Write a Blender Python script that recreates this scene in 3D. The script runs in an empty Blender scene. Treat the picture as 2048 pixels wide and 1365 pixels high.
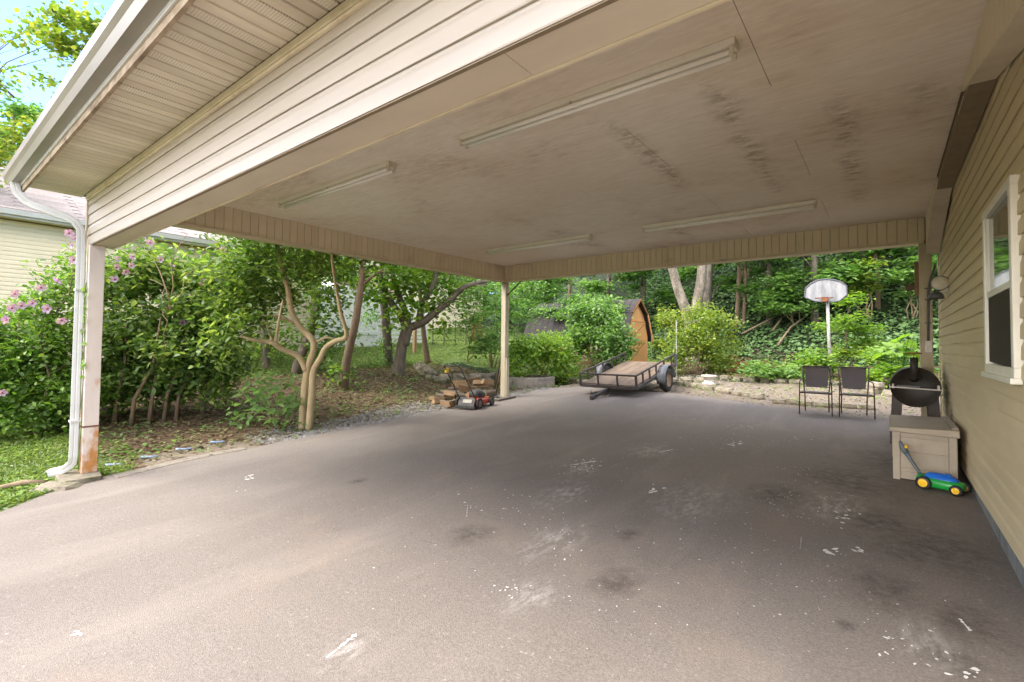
import bpy, bmesh, math, random
import numpy as np
from mathutils import Vector, Matrix

# ---------------------------------------------------------------- camera, sky, sun, exposure
scene = bpy.context.scene
CAM = np.array([0.0, 0.0, 1.6])
FPX, PCX, PCY = 963.0, 1024.0, 659.0          # calibrated from the vanishing points (2048x1365 pixels)
ROT = np.array([[0.789, 0.012, 0.6143], [0.6143, -0.031, -0.7885], [0.0100, 0.9995, -0.0320]])
def _orth(R):
    x = R[:, 0] / np.linalg.norm(R[:, 0]); z = R[:, 2] - x * (x @ R[:, 2]); z /= np.linalg.norm(z)
    return np.stack([x, np.cross(z, x), z], 1)
ROT = _orth(ROT)
cam_data = bpy.data.cameras.new('camera'); cam = bpy.data.objects.new('camera', cam_data)
scene.collection.objects.link(cam); scene.camera = cam
M4 = Matrix.Identity(4)
for i in range(3):
    for j in range(3): M4[i][j] = float(ROT[i, j])
    M4[i][3] = float(CAM[i])
cam.matrix_world = M4
cam_data.sensor_width = 36.0; cam_data.sensor_fit = 'HORIZONTAL'
cam_data.lens = 36.0 * FPX / 2048.0
cam_data.shift_y = -(682.5 - PCY) / 2048.0
cam_data.clip_start = 0.05; cam_data.clip_end = 2000.0

SUN_EL, SUN_AZ = math.radians(50), math.radians(222)      # azimuth measured clockwise from +Y
world = bpy.data.worlds.new('World'); scene.world = world; world.use_nodes = True
wn = world.node_tree.nodes; wl = world.node_tree.links; wn.clear()
w_out = wn.new('ShaderNodeOutputWorld'); w_bg = wn.new('ShaderNodeBackground'); w_sky = wn.new('ShaderNodeTexSky')
w_sky.sky_type = 'NISHITA'; w_sky.sun_disc = False; w_sky.sun_elevation = SUN_EL; w_sky.sun_rotation = SUN_AZ
w_sky.air_density = 1.0; w_sky.dust_density = 0.6; w_sky.ozone_density = 1.0
w_bg.inputs['Strength'].default_value = 0.15
CLOUD = (3.9, 0.2, 2.0)
# bright summer cloud over the whole sky
w_tc = wn.new('ShaderNodeTexCoord'); w_no = wn.new('ShaderNodeTexNoise'); w_rp = wn.new('ShaderNodeValToRGB'); w_mx = wn.new('ShaderNodeMix')
w_no.inputs['Scale'].default_value = 2.2; w_no.inputs['Detail'].default_value = 6; w_no.inputs['Roughness'].default_value = 0.55
w_rp.color_ramp.elements[0].position = 0.46; w_rp.color_ramp.elements[1].position = 0.66
w_mx.data_type = 'RGBA'; w_mx.inputs[7].default_value = (13.4, 12.3, 11.1, 1)
w_mp = wn.new('ShaderNodeMapping'); w_mp.inputs['Location'].default_value = CLOUD; wl.new(w_tc.outputs['Generated'], w_mp.inputs['Vector']); wl.new(w_mp.outputs[0], w_no.inputs['Vector']); wl.new(w_no.outputs['Fac'], w_rp.inputs['Fac'])
wl.new(w_rp.outputs['Color'], w_mx.inputs[0]); w_dk = wn.new('ShaderNodeMix'); w_dk.data_type = 'RGBA'; w_dk.blend_type = 'MULTIPLY'; w_dk.inputs[0].default_value = 1.0; w_dk.inputs[7].default_value = (.36, .43, .54, 1)
wl.new(w_sky.outputs['Color'], w_dk.inputs[6]); wl.new(w_dk.outputs[2], w_mx.inputs[6])
wl.new(w_mx.outputs[2], w_bg.inputs['Color']); wl.new(w_bg.outputs['Background'], w_out.inputs['Surface'])

sun_data = bpy.data.lights.new('sun', 'SUN'); sun = bpy.data.objects.new('sun', sun_data); scene.collection.objects.link(sun)
sun_data.energy = 1.2; sun_data.angle = math.radians(30); sun_data.color = (1.0, 0.95, 0.87)
sd = Vector((math.sin(SUN_AZ) * math.cos(SUN_EL), math.cos(SUN_AZ) * math.cos(SUN_EL), math.sin(SUN_EL)))
sun.rotation_euler = sd.to_track_quat('Z', 'Y').to_euler(); sun.location = (-20, -20, 30)

vs = scene.view_settings
vs.view_transform = 'Standard'; vs.look = 'None'; vs.gamma = 1.0; vs.use_curve_mapping = False
vs.exposure = 2.68
cy = scene.cycles; cy.max_bounces = 7; cy.diffuse_bounces = 4; cy.glossy_bounces = 2; cy.transmission_bounces = 2; cy.transparent_max_bounces = 4
cy.use_adaptive_sampling = True; cy.adaptive_threshold = 0.02; cy.caustics_reflective = False; cy.caustics_refractive = False
scene.render.resolution_x = 1024; scene.render.resolution_y = 682

# ---------------------------------------------------------------- pixel -> place helpers
def ray(px, py): return ROT @ np.array([(px - PCX) / FPX, -(py - PCY) / FPX, -1.0])
def onx(p, x): r = ray(*p); return CAM + r * ((x - CAM[0]) / r[0])
def ony(p, y): r = ray(*p); return CAM + r * ((y - CAM[1]) / r[1])
def onz(p, z): r = ray(*p); return CAM + r * ((z - CAM[2]) / r[2])
def dep(p, d): return CAM + ray(*p) * d
def plane(x, y): return -0.086 + 0.002 * x + 0.037 * y
def sstep(a, b, v):
    t = np.clip((v - a) / (b - a), 0, 1); return t * t * (3 - 2 * t)
def vnoise(x, y, s):
    return (np.sin(x * s * 1.3 + 1.7 * np.sin(y * s * .7)) + np.sin(y * s * 1.1 + 1.3 * np.sin(x * s * .9 + 2)) + np.sin((x + y) * s * 2.3)) / 3
def H(x, y):
    """height of the natural ground"""
    x = np.asarray(x, float); y = np.asarray(y, float)
    z = plane(x, np.minimum(y, 40))
    t = np.maximum(0, -8.2 - x); tc = np.minimum(t, 10)
    k = 0.5 + 0.5 * sstep(-1, 7, y)
    z = z + (0.075 * t + 0.0095 * tc * tc) * k
    z = z + 0.03 * np.clip(y - 13, 0, 12)
    toe = 20.6 + 0.2 * np.maximum(0, -x - 1.5) + 0.7 * np.maximum(0, -x - 11.5)
    u = np.maximum(0, y - toe); z = z + 17 * (1 - np.exp(-0.042 * u * u / (u + 1.5)))
    z = z + 0.035 * vnoise(x, y, 1.9) * sstep(-7.9, -8.8, x) + 0.03 * vnoise(x, y, 1.5) * sstep(13.5, 15.5, y)
    return z
def onground(p, lo=2.0, hi=60.0):
    r = ray(*p); t = lo; prev = lo
    while t < hi:
        q = CAM + r * t
        if q[2] < float(H(q[0], q[1])):
            for _ in range(20):
                m = (prev + t) / 2; q = CAM + r * m
                if q[2] < float(H(q[0], q[1])): t = m
                else: prev = m
            return CAM + r * t
        prev = t; t += 0.08
    return CAM + r * hi
def depth_of(P): return float(-(ROT.T @ (np.asarray(P) - CAM))[2])
def on_drive(p):
    r = ray(*p); n = np.array([-0.002, -0.037, 1.0]); return CAM + r * ((-0.086 - n @ CAM) / (n @ r))

# ---------------------------------------------------------------- materials
MATS = {}
def hexlin(c): return tuple(c) + (1.0,)
class NT:
    def __init__(s, name):
        s.m = bpy.data.materials.new(name); s.m.use_nodes = True; s.t = s.m.node_tree; s.n = s.t.nodes; s.l = s.t.links; s.n.clear()
        s.out = s.n.new('ShaderNodeOutputMaterial'); s.pos = None; MATS[name] = s.m
    def add(s, typ, **kw):
        nd = s.n.new('ShaderNode' + typ)
        for k, v in kw.items():
            if k.startswith('_'): setattr(nd, k[1:], v)
            else: s.put(nd.inputs[k.replace('__', ' ')], v)
        return nd
    def put(s, sock, v):
        if isinstance(v, bpy.types.NodeSocket): s.l.new(v, sock)
        elif isinstance(v, (tuple, list)) and len(v) == 3 and sock.type == 'RGBA': sock.default_value = tuple(v) + (1,)
        else: sock.default_value = v
    def P(s):
        if s.pos is None: s.pos = s.n.new('ShaderNodeNewGeometry').outputs['Position']
        return s.pos
    def map(s, sc=(1, 1, 1), vec=None, rot=(0, 0, 0), loc=(0, 0, 0)):
        m = s.n.new('ShaderNodeMapping'); s.l.new(vec or s.P(), m.inputs['Vector']); m.inputs['Scale'].default_value = sc
        m.inputs['Rotation'].default_value = rot; m.inputs['Location'].default_value = loc; return m.outputs[0]
    def noise(s, scale, detail=4, rough=.55, vec=None, dist=0.0):
        nd = s.n.new('ShaderNodeTexNoise'); s.l.new(vec or s.P(), nd.inputs['Vector']); nd.inputs['Scale'].default_value = scale
        nd.inputs['Detail'].default_value = detail; nd.inputs['Roughness'].default_value = rough; nd.inputs['Distortion'].default_value = dist
        return nd.outputs['Fac']
    def voro(s, scale, vec=None, feat='F1', out='Distance', rnd=1.0):
        nd = s.n.new('ShaderNodeTexVoronoi'); nd.feature = feat; s.l.new(vec or s.P(), nd.inputs['Vector']); nd.inputs['Scale'].default_value = scale
        nd.inputs['Randomness'].default_value = rnd
        return nd.outputs[out]
    def ramp(s, fac, a, b, ca=(0, 0, 0), cb=(1, 1, 1)):
        nd = s.n.new('ShaderNodeValToRGB'); s.l.new(fac, nd.inputs[0]); e = nd.color_ramp.elements
        e[0].position = a; e[1].position = b; e[0].color = tuple(ca) + (1,); e[1].color = tuple(cb) + (1,); return nd.outputs[0]
    def ramps(s, fac, stops):
        nd = s.n.new('ShaderNodeValToRGB'); s.l.new(fac, nd.inputs[0]); e = nd.color_ramp.elements
        while len(e) < len(stops): e.new(0.5)
        for q, (p, c) in zip(e, stops): q.position = p; q.color = tuple(c) + (1,)
        return nd.outputs[0]
    def mix(s, fac, a, b, mode='MIX'):
        nd = s.n.new('ShaderNodeMix'); nd.data_type = 'RGBA'; nd.blend_type = mode
        s.put(nd.inputs[0], fac); s.put(nd.inputs[6], a); s.put(nd.inputs[7], b); return nd.outputs[2]
    def math(s, op, a, b=0.0, clamp=False):
        nd = s.n.new('ShaderNodeMath'); nd.operation = op; nd.use_clamp = clamp; s.put(nd.inputs[0], a); s.put(nd.inputs[1], b); return nd.outputs[0]
    def rnd(s): return s.n.new('ShaderNodeObjectInfo').outputs['Random']
    def bump(s, h, strength=.3, dist=.01):
        nd = s.n.new('ShaderNodeBump'); s.l.new(h, nd.inputs['Height']); nd.inputs['Strength'].default_value = strength; nd.inputs['Distance'].default_value = dist
        return nd.outputs[0]
    def pbr(s, col, rough=.6, metal=0.0, normal=None, spec=.35, **kw):
        b = s.n.new('ShaderNodeBsdfPrincipled'); s.put(b.inputs['Base Color'], col); s.put(b.inputs['Roughness'], rough); s.put(b.inputs['Metallic'], metal)
        b.inputs['Specular IOR Level'].default_value = spec
        if normal: s.l.new(normal, b.inputs['Normal'])
        for k, v in kw.items(): s.put(b.inputs[k.replace('__', ' ')], v)
        return b.outputs[0]
    def done(s, sh): s.l.new(sh, s.out.inputs['Surface']); return s.m

def simple(name, c1, c2=None, scale=6.0, rough=.6, bump=.15, bscale=60, metal=0.0, sc=(1, 1, 1), var=.10, dirt=None, dscale=1.2, drange=(.5, .75), spec=.35, bdist=.004):
    t = NT(name); c2 = c2 or tuple(x * .75 for x in c1)
    v = t.map(sc)
    n = t.noise(scale, 6, .6, v)
    col = t.mix(t.ramp(n, .3, .7), c1, c2)
    if dirt:
        d = t.math('MULTIPLY', t.ramp(t.noise(dscale, 7, .62, v, .4), drange[0], drange[1]), t.ramp(t.noise(dscale * 7, 5, .6, v), .3, .6))
        col = t.mix(d, col, dirt)
    if var: col = t.mix(1.0, col, t.ramp(t.rnd(), 0, 1, (1 - var,) * 3, (1 + var * .5,) * 3), 'MULTIPLY')
    nm = t.bump(t.noise(bscale, 4, .6, v), bump, bdist) if bump else None
    return t.done(t.pbr(col, rough, metal, nm, spec))

def leafmat(name, stops, trans=.45, rough=.48, spec=.35):
    t = NT(name); g = t.n.new('ShaderNodeNewGeometry')
    r = g.outputs['Random Per Island']
    mixr = t.math('ADD', t.math('MULTIPLY', r, .62), t.math('MULTIPLY', t.noise(1.1, 3, .5), .55))
    col = t.ramps(mixr, stops)
    fl = t.mix(t.math('MULTIPLY', g.outputs['Backfacing'], .4), col, (.16, .22, .08))
    p = t.pbr(fl, rough, 0, None, spec)
    tr = t.n.new('ShaderNodeBsdfTranslucent'); t.l.new(t.mix(1.0, col, (1.25, 1.35, .7), 'MULTIPLY'), tr.inputs['Color'])
    mx = t.n.new('ShaderNodeMixShader'); mx.inputs[0].default_value = trans; t.l.new(p, mx.inputs[1]); t.l.new(tr.outputs[0], mx.inputs[2])
    return t.done(mx.outputs[0])

# vinyl, paint, timber, metal
simple('siding', (.62, .50, .30), (.56, .44, .255), 2.5, .5, .12, 90, sc=(1, .25, 1), var=.05, dirt=(.30, .23, .13), dscale=.8, drange=(.58, .85))
t = NT('sooty_siding')
c = t.mix(t.ramp(t.noise(2.5, 5, .6, t.map((1, .25, 1))), .3, .7), (.68, .565, .37), (.62, .505, .32))
sx = t.n.new('ShaderNodeSeparateXYZ'); t.l.new(t.P(), sx.inputs[0])
wob = t.math('MULTIPLY', t.math('SUBTRACT', t.noise(5, 5, .65), .5), .7); so_ = None
for y_, z_, r_ in ((8.95, .95, .34), (8.45, .72, .22), (9.3, 1.2, .22), (7.6, .45, .2)):
    dy = t.math('SUBTRACT', sx.outputs[1], y_); dz = t.math('SUBTRACT', sx.outputs[2], z_); dd = t.math('SQRT', t.math('ADD', t.math('MULTIPLY', t.math('MULTIPLY', dy, dy), .6), t.math('MULTIPLY', dz, dz)))
    f = t.math('SUBTRACT', 1.2, t.math('DIVIDE', t.math('ADD', dd, t.math('MULTIPLY', wob, r_ * 1.5)), r_), True); so_ = f if so_ is None else t.math('MAXIMUM', so_, f)
c = t.mix(t.math('MULTIPLY', so_, .8), c, (.055, .045, .03))
c = t.mix(t.math('MULTIPLY', t.ramp(t.noise(.8, 6, .62, t.map((1, .3, 1)), .4), .55, .8), .45), c, (.30, .23, .13))
t.done(t.pbr(c, .5, 0, t.bump(t.noise(90, 3), .12, .004)))
simple('header_vinyl', (.465, .405, .345), (.425, .37, .31), 3, .45, .08, 90, sc=(.3, 1, 1), var=.04, dirt=(.40, .32, .22), dscale=.9, drange=(.60, .90))
simple('header_soffit', (.66, .58, .46), (.58, .50, .40), 4, .5, .1, 60, sc=(.35, 1, 1), var=.03, dirt=(.38, .30, .22), dscale=.8, drange=(.50, .80))
simple('panel_vinyl', (.72, .62, .46), (.66, .56, .41), 4, .5, .08, 70, var=.06, dirt=(.38, .30, .19), dscale=1.6, drange=(.6, .85))
simple('trim_vinyl', (.70, .61, .46), (.62, .53, .38), 5, .5, .08, 70, var=.05, dirt=(.38, .28, .16), dscale=1.5)
simple('backing_brown', (.26, .20, .13), None, 8, .8, .1, 60, var=0)  # plain brown backing sheathing, visible in the gaps between boards
t = NT('soffit_vinyl')
v = t.map((1, .35, 1))
c = t.mix(t.ramp(t.noise(2.2, 6, .6, v), .35, .7), (.72, .65, .53), (.56, .48, .37))
c = t.mix(t.math('MULTIPLY', t.ramp(t.noise(1.3, 6, .6, v, .5), .48, .72), .75), c, (.36, .30, .22))
c = t.mix(1.0, c, t.ramp(t.rnd(), 0, 1, (.88,) * 3, (1.05,) * 3), 'MULTIPLY')
t.done(t.pbr(c, .5, 0, t.bump(t.noise(70), .1, .003)))
t = NT('soffit_vented')
dots = t.ramp(t.voro(62, t.map((1, 1, 0)), rnd=0.0), .22, .32)
c = t.mix(t.ramp(t.noise(1.3, 6, .6, t.map((1, .35, 1)), .5), .45, .75), (.72, .65, .53), (.50, .43, .33))
c = t.mix(t.math('ADD', t.math('MULTIPLY', dots, .6), .4), (.16, .14, .11), c)
t.done(t.pbr(c, .5))
# painted board ceiling with mildew in streaks along the joists
t = NT('ceiling_board')
v = t.map((.35, 1, 1))
fib = t.noise(26, 5, .7, t.map((.16, 1, 1), rot=(0, 0, .12)), .6)
c = t.mix(t.ramp(fib, .36, .62), (.745, .68, .595), (.84, .785, .70))
c = t.mix(t.ramp(t.noise(.45, 4, .5), .35, .7), c, t.mix(1.0, c, (.86, .78, .70), 'MULTIPLY'))
sx = t.n.new('ShaderNodeSeparateXYZ'); t.l.new(t.P(), sx.inputs[0])
lines = None
wv = t.math('ADD', sx.outputs[0], t.math('MULTIPLY', t.math('SUBTRACT', t.noise(2.5, 3), .5), .28))
for cx_, y0, y1, wd in ((-1.04, 3.4, 7.2, .17), (-1.94, 3.6, 7.0, .15), (-.27, 4.2, 8.2, .16), (.25, 4.4, 5.6, .22), (-4.6, 6.6, 9.4, .40), (-2.8, 6.8, 9.3, .25)):
    dx = t.math('ABSOLUTE', t.math('SUBTRACT', wv, cx_))
    f = t.math('SUBTRACT', 1.0, t.math('DIVIDE', dx, wd), True)
    f = t.math('MULTIPLY', f, t.math('MULTIPLY', t.math('MULTIPLY', t.math('SUBTRACT', sx.outputs[1], y0), 1.4, True), t.math('MULTIPLY', t.math('SUBTRACT', y1, sx.outputs[1]), 1.4, True), True))
    lines = f if lines is None else t.math('MAXIMUM', lines, f)
streak = t.ramp(t.noise(9, 6, .7, t.map((.75, 1.5, 1)), .6), .42, .60)
blot = t.ramp(t.noise(1.25, 5, .6), .36, .55)
st = t.math('MULTIPLY', t.math('MULTIPLY', streak, lines), blot, True)
gen = t.math('MULTIPLY', t.math('MULTIPLY', t.ramp(t.noise(.9, 5, .6), .52, .75), t.ramp(t.noise(14, 5, .7, t.map((.3, 1.2, 1))), .46, .62)), .65)
c = t.mix(t.math('MAXIMUM', t.math('MULTIPLY', st, .72), t.math('MULTIPLY', gen, .8)), c, (.23, .155, .095))
t.done(t.pbr(c, .75, 0, t.bump(fib, .5, .004), .2))
simple('raw_lumber', (.56, .50, .44), (.43, .375, .32), 5, .8, .3, 40, sc=(1, .15, 1), dirt=(.10, .085, .07))
t = NT('post_paint')
c = t.mix(t.ramp(t.noise(4, 6, .6, t.map((1, 1, .3))), .3, .7), (.68, .60, .53), (.58, .49, .43))
sx = t.n.new('ShaderNodeSeparateXYZ'); t.l.new(t.P(), sx.inputs[0])
hz = t.math('SUBTRACT', 1.0, t.math('MULTIPLY', t.math('SUBTRACT', sx.outputs[2], .0), .85), True)
rs = t.ramp(t.math('ADD', t.noise(5.5, 7, .65, t.map((1, 1, .45))), t.math('MULTIPLY', hz, .22)), .60, .76)
c = t.mix(rs, c, t.mix(t.noise(22), (.34, .13, .035), (.55, .28, .10)))
t.done(t.pbr(c, .55, 0, t.bump(t.noise(40), .2, .004)))
t = NT('old_post')
c = t.mix(t.ramp(t.noise(6, 6, .6, t.map((1, 1, .2))), .3, .7), (.54, .47, .34), (.40, .34, .23))
c = t.mix(t.ramp(t.noise(3, 6, .6, t.map((1, 1, .35))), .55, .8), c, (.25, .20, .10))
t.done(t.pbr(c, .75, 0, t.bump(t.noise(40, 4, .6, t.map((1, 1, .2))), .3, .005)))
simple('white_metal', (.58, .57, .545), (.51, .50, .47), 5, .35, .05, 60, var=.02, dirt=(.45, .40, .32), dscale=2, drange=(.6, .9))
t = NT('gutter_metal')
c = t.mix(t.ramp(t.noise(3, 6, .65, t.map((.25, 1, 1))), .3, .75), (.33, .30, .255), (.20, .18, .148))
t.done(t.pbr(c, .32, .15, t.bump(t.noise(8, 3, .5, t.map((.3, 1, 1))), .2, .004), .5))
simple('dirty_fascia', (.50, .40, .29), (.24, .17, .11), 14, .85, .5, 40, sc=(.5, 1, 1), var=0, dirt=(.12, .08, .05), dscale=5, drange=(.45, .7), bdist=.01)
simple('fixture_enamel', (.80, .77, .68), (.74, .70, .60), 6, .3, .03, 60, var=.03, dirt=(.5, .42, .30), dscale=4, drange=(.62, .85), spec=.5)
simple('fluorescent_tube', (.90, .89, .83), (.86, .84, .77), 10, .22, 0, var=0, spec=.5)
simple('socket_plastic', (.66, .61, .50), (.55, .50, .40), 20, .4, .05, var=.05)
simple('dark_hole', (.015, .014, .013), None, 10, .9, 0, var=0)
simple('foundation_paint', (.24, .255, .26), (.16, .17, .17), 6, .8, .5, 50, sc=(1, 1, .4), var=0, dirt=(.09, .075, .06), dscale=2.5, drange=(.45, .7), bdist=.008)
simple('shingle', (.048, .040, .037), (.028, .024, .023), 60, .9, .5, 160, var=.22, bdist=.004)
simple('shingle_pink', (.34, .285, .262), (.23, .195, .18), 18, .9, .5, 120, sc=(1, 1, 1), var=.22, bdist=.004)
t = NT('glass'); fr = t.n.new('ShaderNodeFresnel'); fr.inputs[0].default_value = 1.9
g1 = t.n.new('ShaderNodeBsdfGlossy'); g1.inputs['Roughness'].default_value = .03; g1.inputs['Color'].default_value = (.85, .88, .85, 1)
d1 = t.pbr((.018, .018, .016), .3)
mx = t.n.new('ShaderNodeMixShader'); t.l.new(t.math('ADD', fr.outputs[0], .16, True), mx.inputs[0]); t.l.new(d1, mx.inputs[1]); t.l.new(g1.outputs[0], mx.inputs[2]); t.done(mx.outputs[0])
simple('window_screen', (.045, .037, .028), (.03, .025, .02), 30, .75, .2, 300, var=0)
simple('window_vinyl', (.80, .77, .68), (.74, .70, .60), 6, .35, .04, var=.02, dirt=(.5, .42, .3), dscale=4, drange=(.65, .9))

# asphalt: worn, sandy brown-grey, with stains and fine aggregate
t = NT('asphalt')
agg = t.voro(150); fine = t.noise(220, 3, .7)
c = t.mix(t.ramp(t.noise(70, 5, .8), .32, .68), (.135, .114, .098), (.265, .229, .20))
big = t.ramp(t.noise(.55, 5, .55, t.map((1, .55, 1), rot=(0, 0, .25)), .6), .35, .68)
c = t.mix(t.math('MULTIPLY', big, .55), c, t.mix(1.0, c, (.70, .67, .66), 'MULTIPLY'))
wear = t.ramp(t.noise(1.3, 6, .6, t.map((1.2, .32, 1), rot=(0, 0, -.55)), .5), .52, .76)
c = t.mix(t.math('MULTIPLY', wear, .42), c, (.30, .255, .217))
tan_ = t.ramp(t.noise(.9, 5, .6, t.map((1, 1, 1), loc=(7, 3, 0))), .56, .76)
c = t.mix(t.math('MULTIPLY', tan_, .35), c, (.30, .225, .165))
c = t.mix(t.math('MULTIPLY', t.ramp(t.noise(34, 3, .6), .64, .74), .5), c, (.42, .38, .33))
sx = t.n.new('ShaderNodeSeparateXYZ'); t.l.new(t.P(), sx.inputs[0])
wob = t.math('MULTIPLY', t.math('SUBTRACT', t.noise(3.2, 5, .65), .5), .85)
stn = None
STAINS = []
for (px, py, r) in ((1775, 1180, .24), (1905, 1320, .13), (1935, 1250, .2), (1720, 975, .16), (945, 1070, .18), (1760, 1045, .28), (715, 962, .09), (1560, 990, .30), (1700, 960, .5), (1850, 1090, .42), (1800, 930, .6), (1255, 1070, .1), (1690, 1250, .05), (1230, 1165, .16)):
    STAINS.append((on_drive((px, py)), r))
for q, r in STAINS:
    dx = t.math('SUBTRACT', sx.outputs[0], float(q[0])); dy = t.math('MULTIPLY', t.math('SUBTRACT', sx.outputs[1], float(q[1])), .75)
    dd = t.math('SQRT', t.math('ADD', t.math('MULTIPLY', dx, dx), t.math('MULTIPLY', dy, dy)))
    f = t.math('SUBTRACT', 1.25, t.math('DIVIDE', t.math('ADD', dd, t.math('MULTIPLY', wob, r * 1.6)), r), True)
    stn = f if stn is None else t.math('MAXIMUM', stn, f)
c = t.mix(t.math('MULTIPLY', t.math('MULTIPLY', stn, t.ramp(t.noise(11, 5, .65), .3, .6)), .62), c, (.045, .036, .030))
scf = None
for (px, py, r) in ((1135, 985, .30), (1110, 1080, .26), (1060, 1190, .16), (1170, 940, .22), (1850, 1290, .16), (1380, 1000, .4), (1660, 1010, .3), (700, 1300, .12), (1300, 900, .3)):
    q = on_drive((px, py)); dx = t.math('SUBTRACT', sx.outputs[0], float(q[0])); dy = t.math('MULTIPLY', t.math('SUBTRACT', sx.outputs[1], float(q[1])), .6)
    dd = t.math('SQRT', t.math('ADD', t.math('MULTIPLY', dx, dx), t.math('MULTIPLY', dy, dy)))
    f = t.math('SUBTRACT', 1.1, t.math('DIVIDE', t.math('ADD', dd, t.math('MULTIPLY', wob, r * 1.6)), r), True); scf = f if scf is None else t.math('MAXIMUM', scf, f)
c = t.mix(t.math('MULTIPLY', t.math('MULTIPLY', scf, t.ramp(t.noise(16, 5, .7, t.map((1, .4, 1), rot=(0, 0, -.6))), .45, .62)), .45), c, (.50, .47, .43))
t.done(t.pbr(c, .88, 0, t.bump(t.math('ADD', t.math('MULTIPLY', fine, .6), t.math('MULTIPLY', agg, .6)), .55, .006), .25))
simple('white_paint', (.78, .77, .74), (.6, .58, .54), 40, .7, .2, 90, var=0)
simple('concrete', (.25, .215, .17), (.17, .145, .115), 12, .9, .5, 80, var=.12, dirt=(.16, .13, .09), dscale=4, drange=(.5, .75), bdist=.006)
simple('stone', (.30, .255, .19), (.17, .145, .105), 9, .92, .7, 30, var=.22, dirt=(.10, .11, .045), dscale=5, drange=(.5, .7), bdist=.015)
simple('block', (.31, .275, .225), (.22, .19, .155), 14, .92, .6, 60, var=.18, dirt=(.12, .12, .07), dscale=4, drange=(.55, .75), bdist=.008)
simple('gravel_stone', (.33, .305, .28), (.18, .163, .148), 8, .9, .3, 80, var=0)

# natural ground: zones are stored as a colour attribute (r grass, g leaf litter, b bare pale dirt / gravel)
t = NT('ground')
at = t.n.new('ShaderNodeAttribute'); at.attribute_name = 'zone'
sp = t.n.new('ShaderNodeSeparateColor'); t.l.new(at.outputs['Color'], sp.inputs[0])
lit = t.ramps(t.noise(26, 7, .75), [(.25, (.040, .024, .014)), (.45, (.085, .052, .031)), (.6, (.16, .105, .065)), (.8, (.27, .20, .13))])
grs = t.ramps(t.noise(30, 6, .7), [(.25, (.035, .055, .012)), (.5, (.085, .125, .028)), (.8, (.16, .19, .06))])
drt = t.ramps(t.noise(40, 7, .75), [(.25, (.12, .088, .062)), (.5, (.20, .16, .12)), (.75, (.31, .26, .205))])
ivy = t.ramps(t.noise(16, 6, .7), [(.3, (.010, .016, .006)), (.6, (.022, .035, .012)), (.8, (.05, .045, .022))])
nz = t.math('MULTIPLY', t.math('SUBTRACT', t.noise(2.6, 6, .65), .5), .9)
c = t.mix(t.ramp(t.math('ADD', sp.outputs[0], nz), .4, .6), ivy, grs)
c = t.mix(t.ramp(t.math('ADD', sp.outputs[1], nz), .4, .6), c, lit)
c = t.mix(t.ramp(t.math('ADD', sp.outputs[2], nz), .4, .6), c, drt)
t.done(t.pbr(c, .95, 0, t.bump(t.noise(34, 6, .7), .8, .03), .15))

# wood, bark, leaves
simple('bark_pale', (.44, .335, .185), (.31, .235, .13), 9, .85, .6, 35, sc=(1, 1, .3), var=.05, dirt=(.13, .12, .06), dscale=4, drange=(.52, .75), bdist=.01)
simple('bark_dark', (.17, .135, .10), (.09, .072, .056), 12, .95, .9, 30, sc=(1, 1, .25), var=.15, dirt=(.17, .16, .13), dscale=4, drange=(.55, .75), bdist=.02)
simple('bark_brown', (.20, .135, .08), (.12, .08, .05), 12, .9, .8, 30, sc=(1, 1, .25), var=.1, bdist=.015)
simple('bark_white', (.40, .345, .27), (.20, .16, .12), 5, .9, .7, 30, sc=(1, 1, .5), var=.05, dirt=(.11, .085, .06), dscale=3, drange=(.42, .56), bdist=.02)
simple('twig', (.30, .22, .135), (.19, .135, .08), 14, .9, .5, 40, var=.2)
simple('twig_dark', (.12, .085, .055), (.07, .05, .035), 14, .9, .5, 40, var=.2)
leafmat('leaf_hedge', [(.15, (0.036, 0.090, 0.012)), (.45, (0.091, 0.187, 0.023)), (.7, (0.181, 0.312, 0.040)), (.95, (0.343, 0.428, 0.078))])
leafmat('leaf_magnolia', [(.15, (0.034, 0.075, 0.015)), (.45, (0.083, 0.157, 0.027)), (.7, (0.182, 0.272, 0.053)), (.95, (0.362, 0.413, 0.105))])
leafmat('leaf_pale', [(.05, (.09, .16, .055)), (.15, (0.072, 0.152, 0.040)), (.5, (0.152, 0.280, 0.080)), (.95, (0.304, 0.448, 0.160))])
leafmat('leaf_bright', [(.15, (0.058, 0.143, 0.013)), (.45, (0.137, 0.267, 0.026)), (.7, (0.234, 0.377, 0.046)), (.95, (0.390, 0.468, 0.078))], .45)
leafmat('leaf_yellow', [(.15, (0.062, 0.119, 0.013)), (.45, (0.156, 0.244, 0.027)), (.7, (0.275, 0.350, 0.044)), (.95, (0.450, 0.425, 0.075))], .42)
leafmat('leaf_vine', [(.15, (0.038, 0.098, 0.020)), (.45, (0.090, 0.197, 0.043)), (.7, (0.172, 0.307, 0.079)), (.95, (0.293, 0.425, 0.128))])
leafmat('leaf_forest', [(.15, (0.036, 0.098, 0.024)), (.45, (0.085, 0.199, 0.047)), (.7, (0.167, 0.310, 0.076)), (.95, (0.302, 0.459, 0.119))], .4)
leafmat('leaf_ivy', [(.15, (0.022, 0.069, 0.024)), (.5, (0.057, 0.137, 0.043)), (.95, (0.129, 0.251, 0.078))], .2)
leafmat('leaf_grass', [(.15, (0.060, 0.100, 0.014)), (.5, (0.145, 0.211, 0.036)), (.95, (0.290, 0.343, 0.085))], .35)
leafmat('leaf_dead', [(.15, (.045, .024, .013)), (.5, (.13, .075, .042)), (.95, (.30, .20, .12))], .1, .8, .15)
leafmat('petal', [(.15, (.30, .10, .36)), (.5, (.42, .20, .46)), (.95, (.55, .34, .56))], .3, .6)
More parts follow.
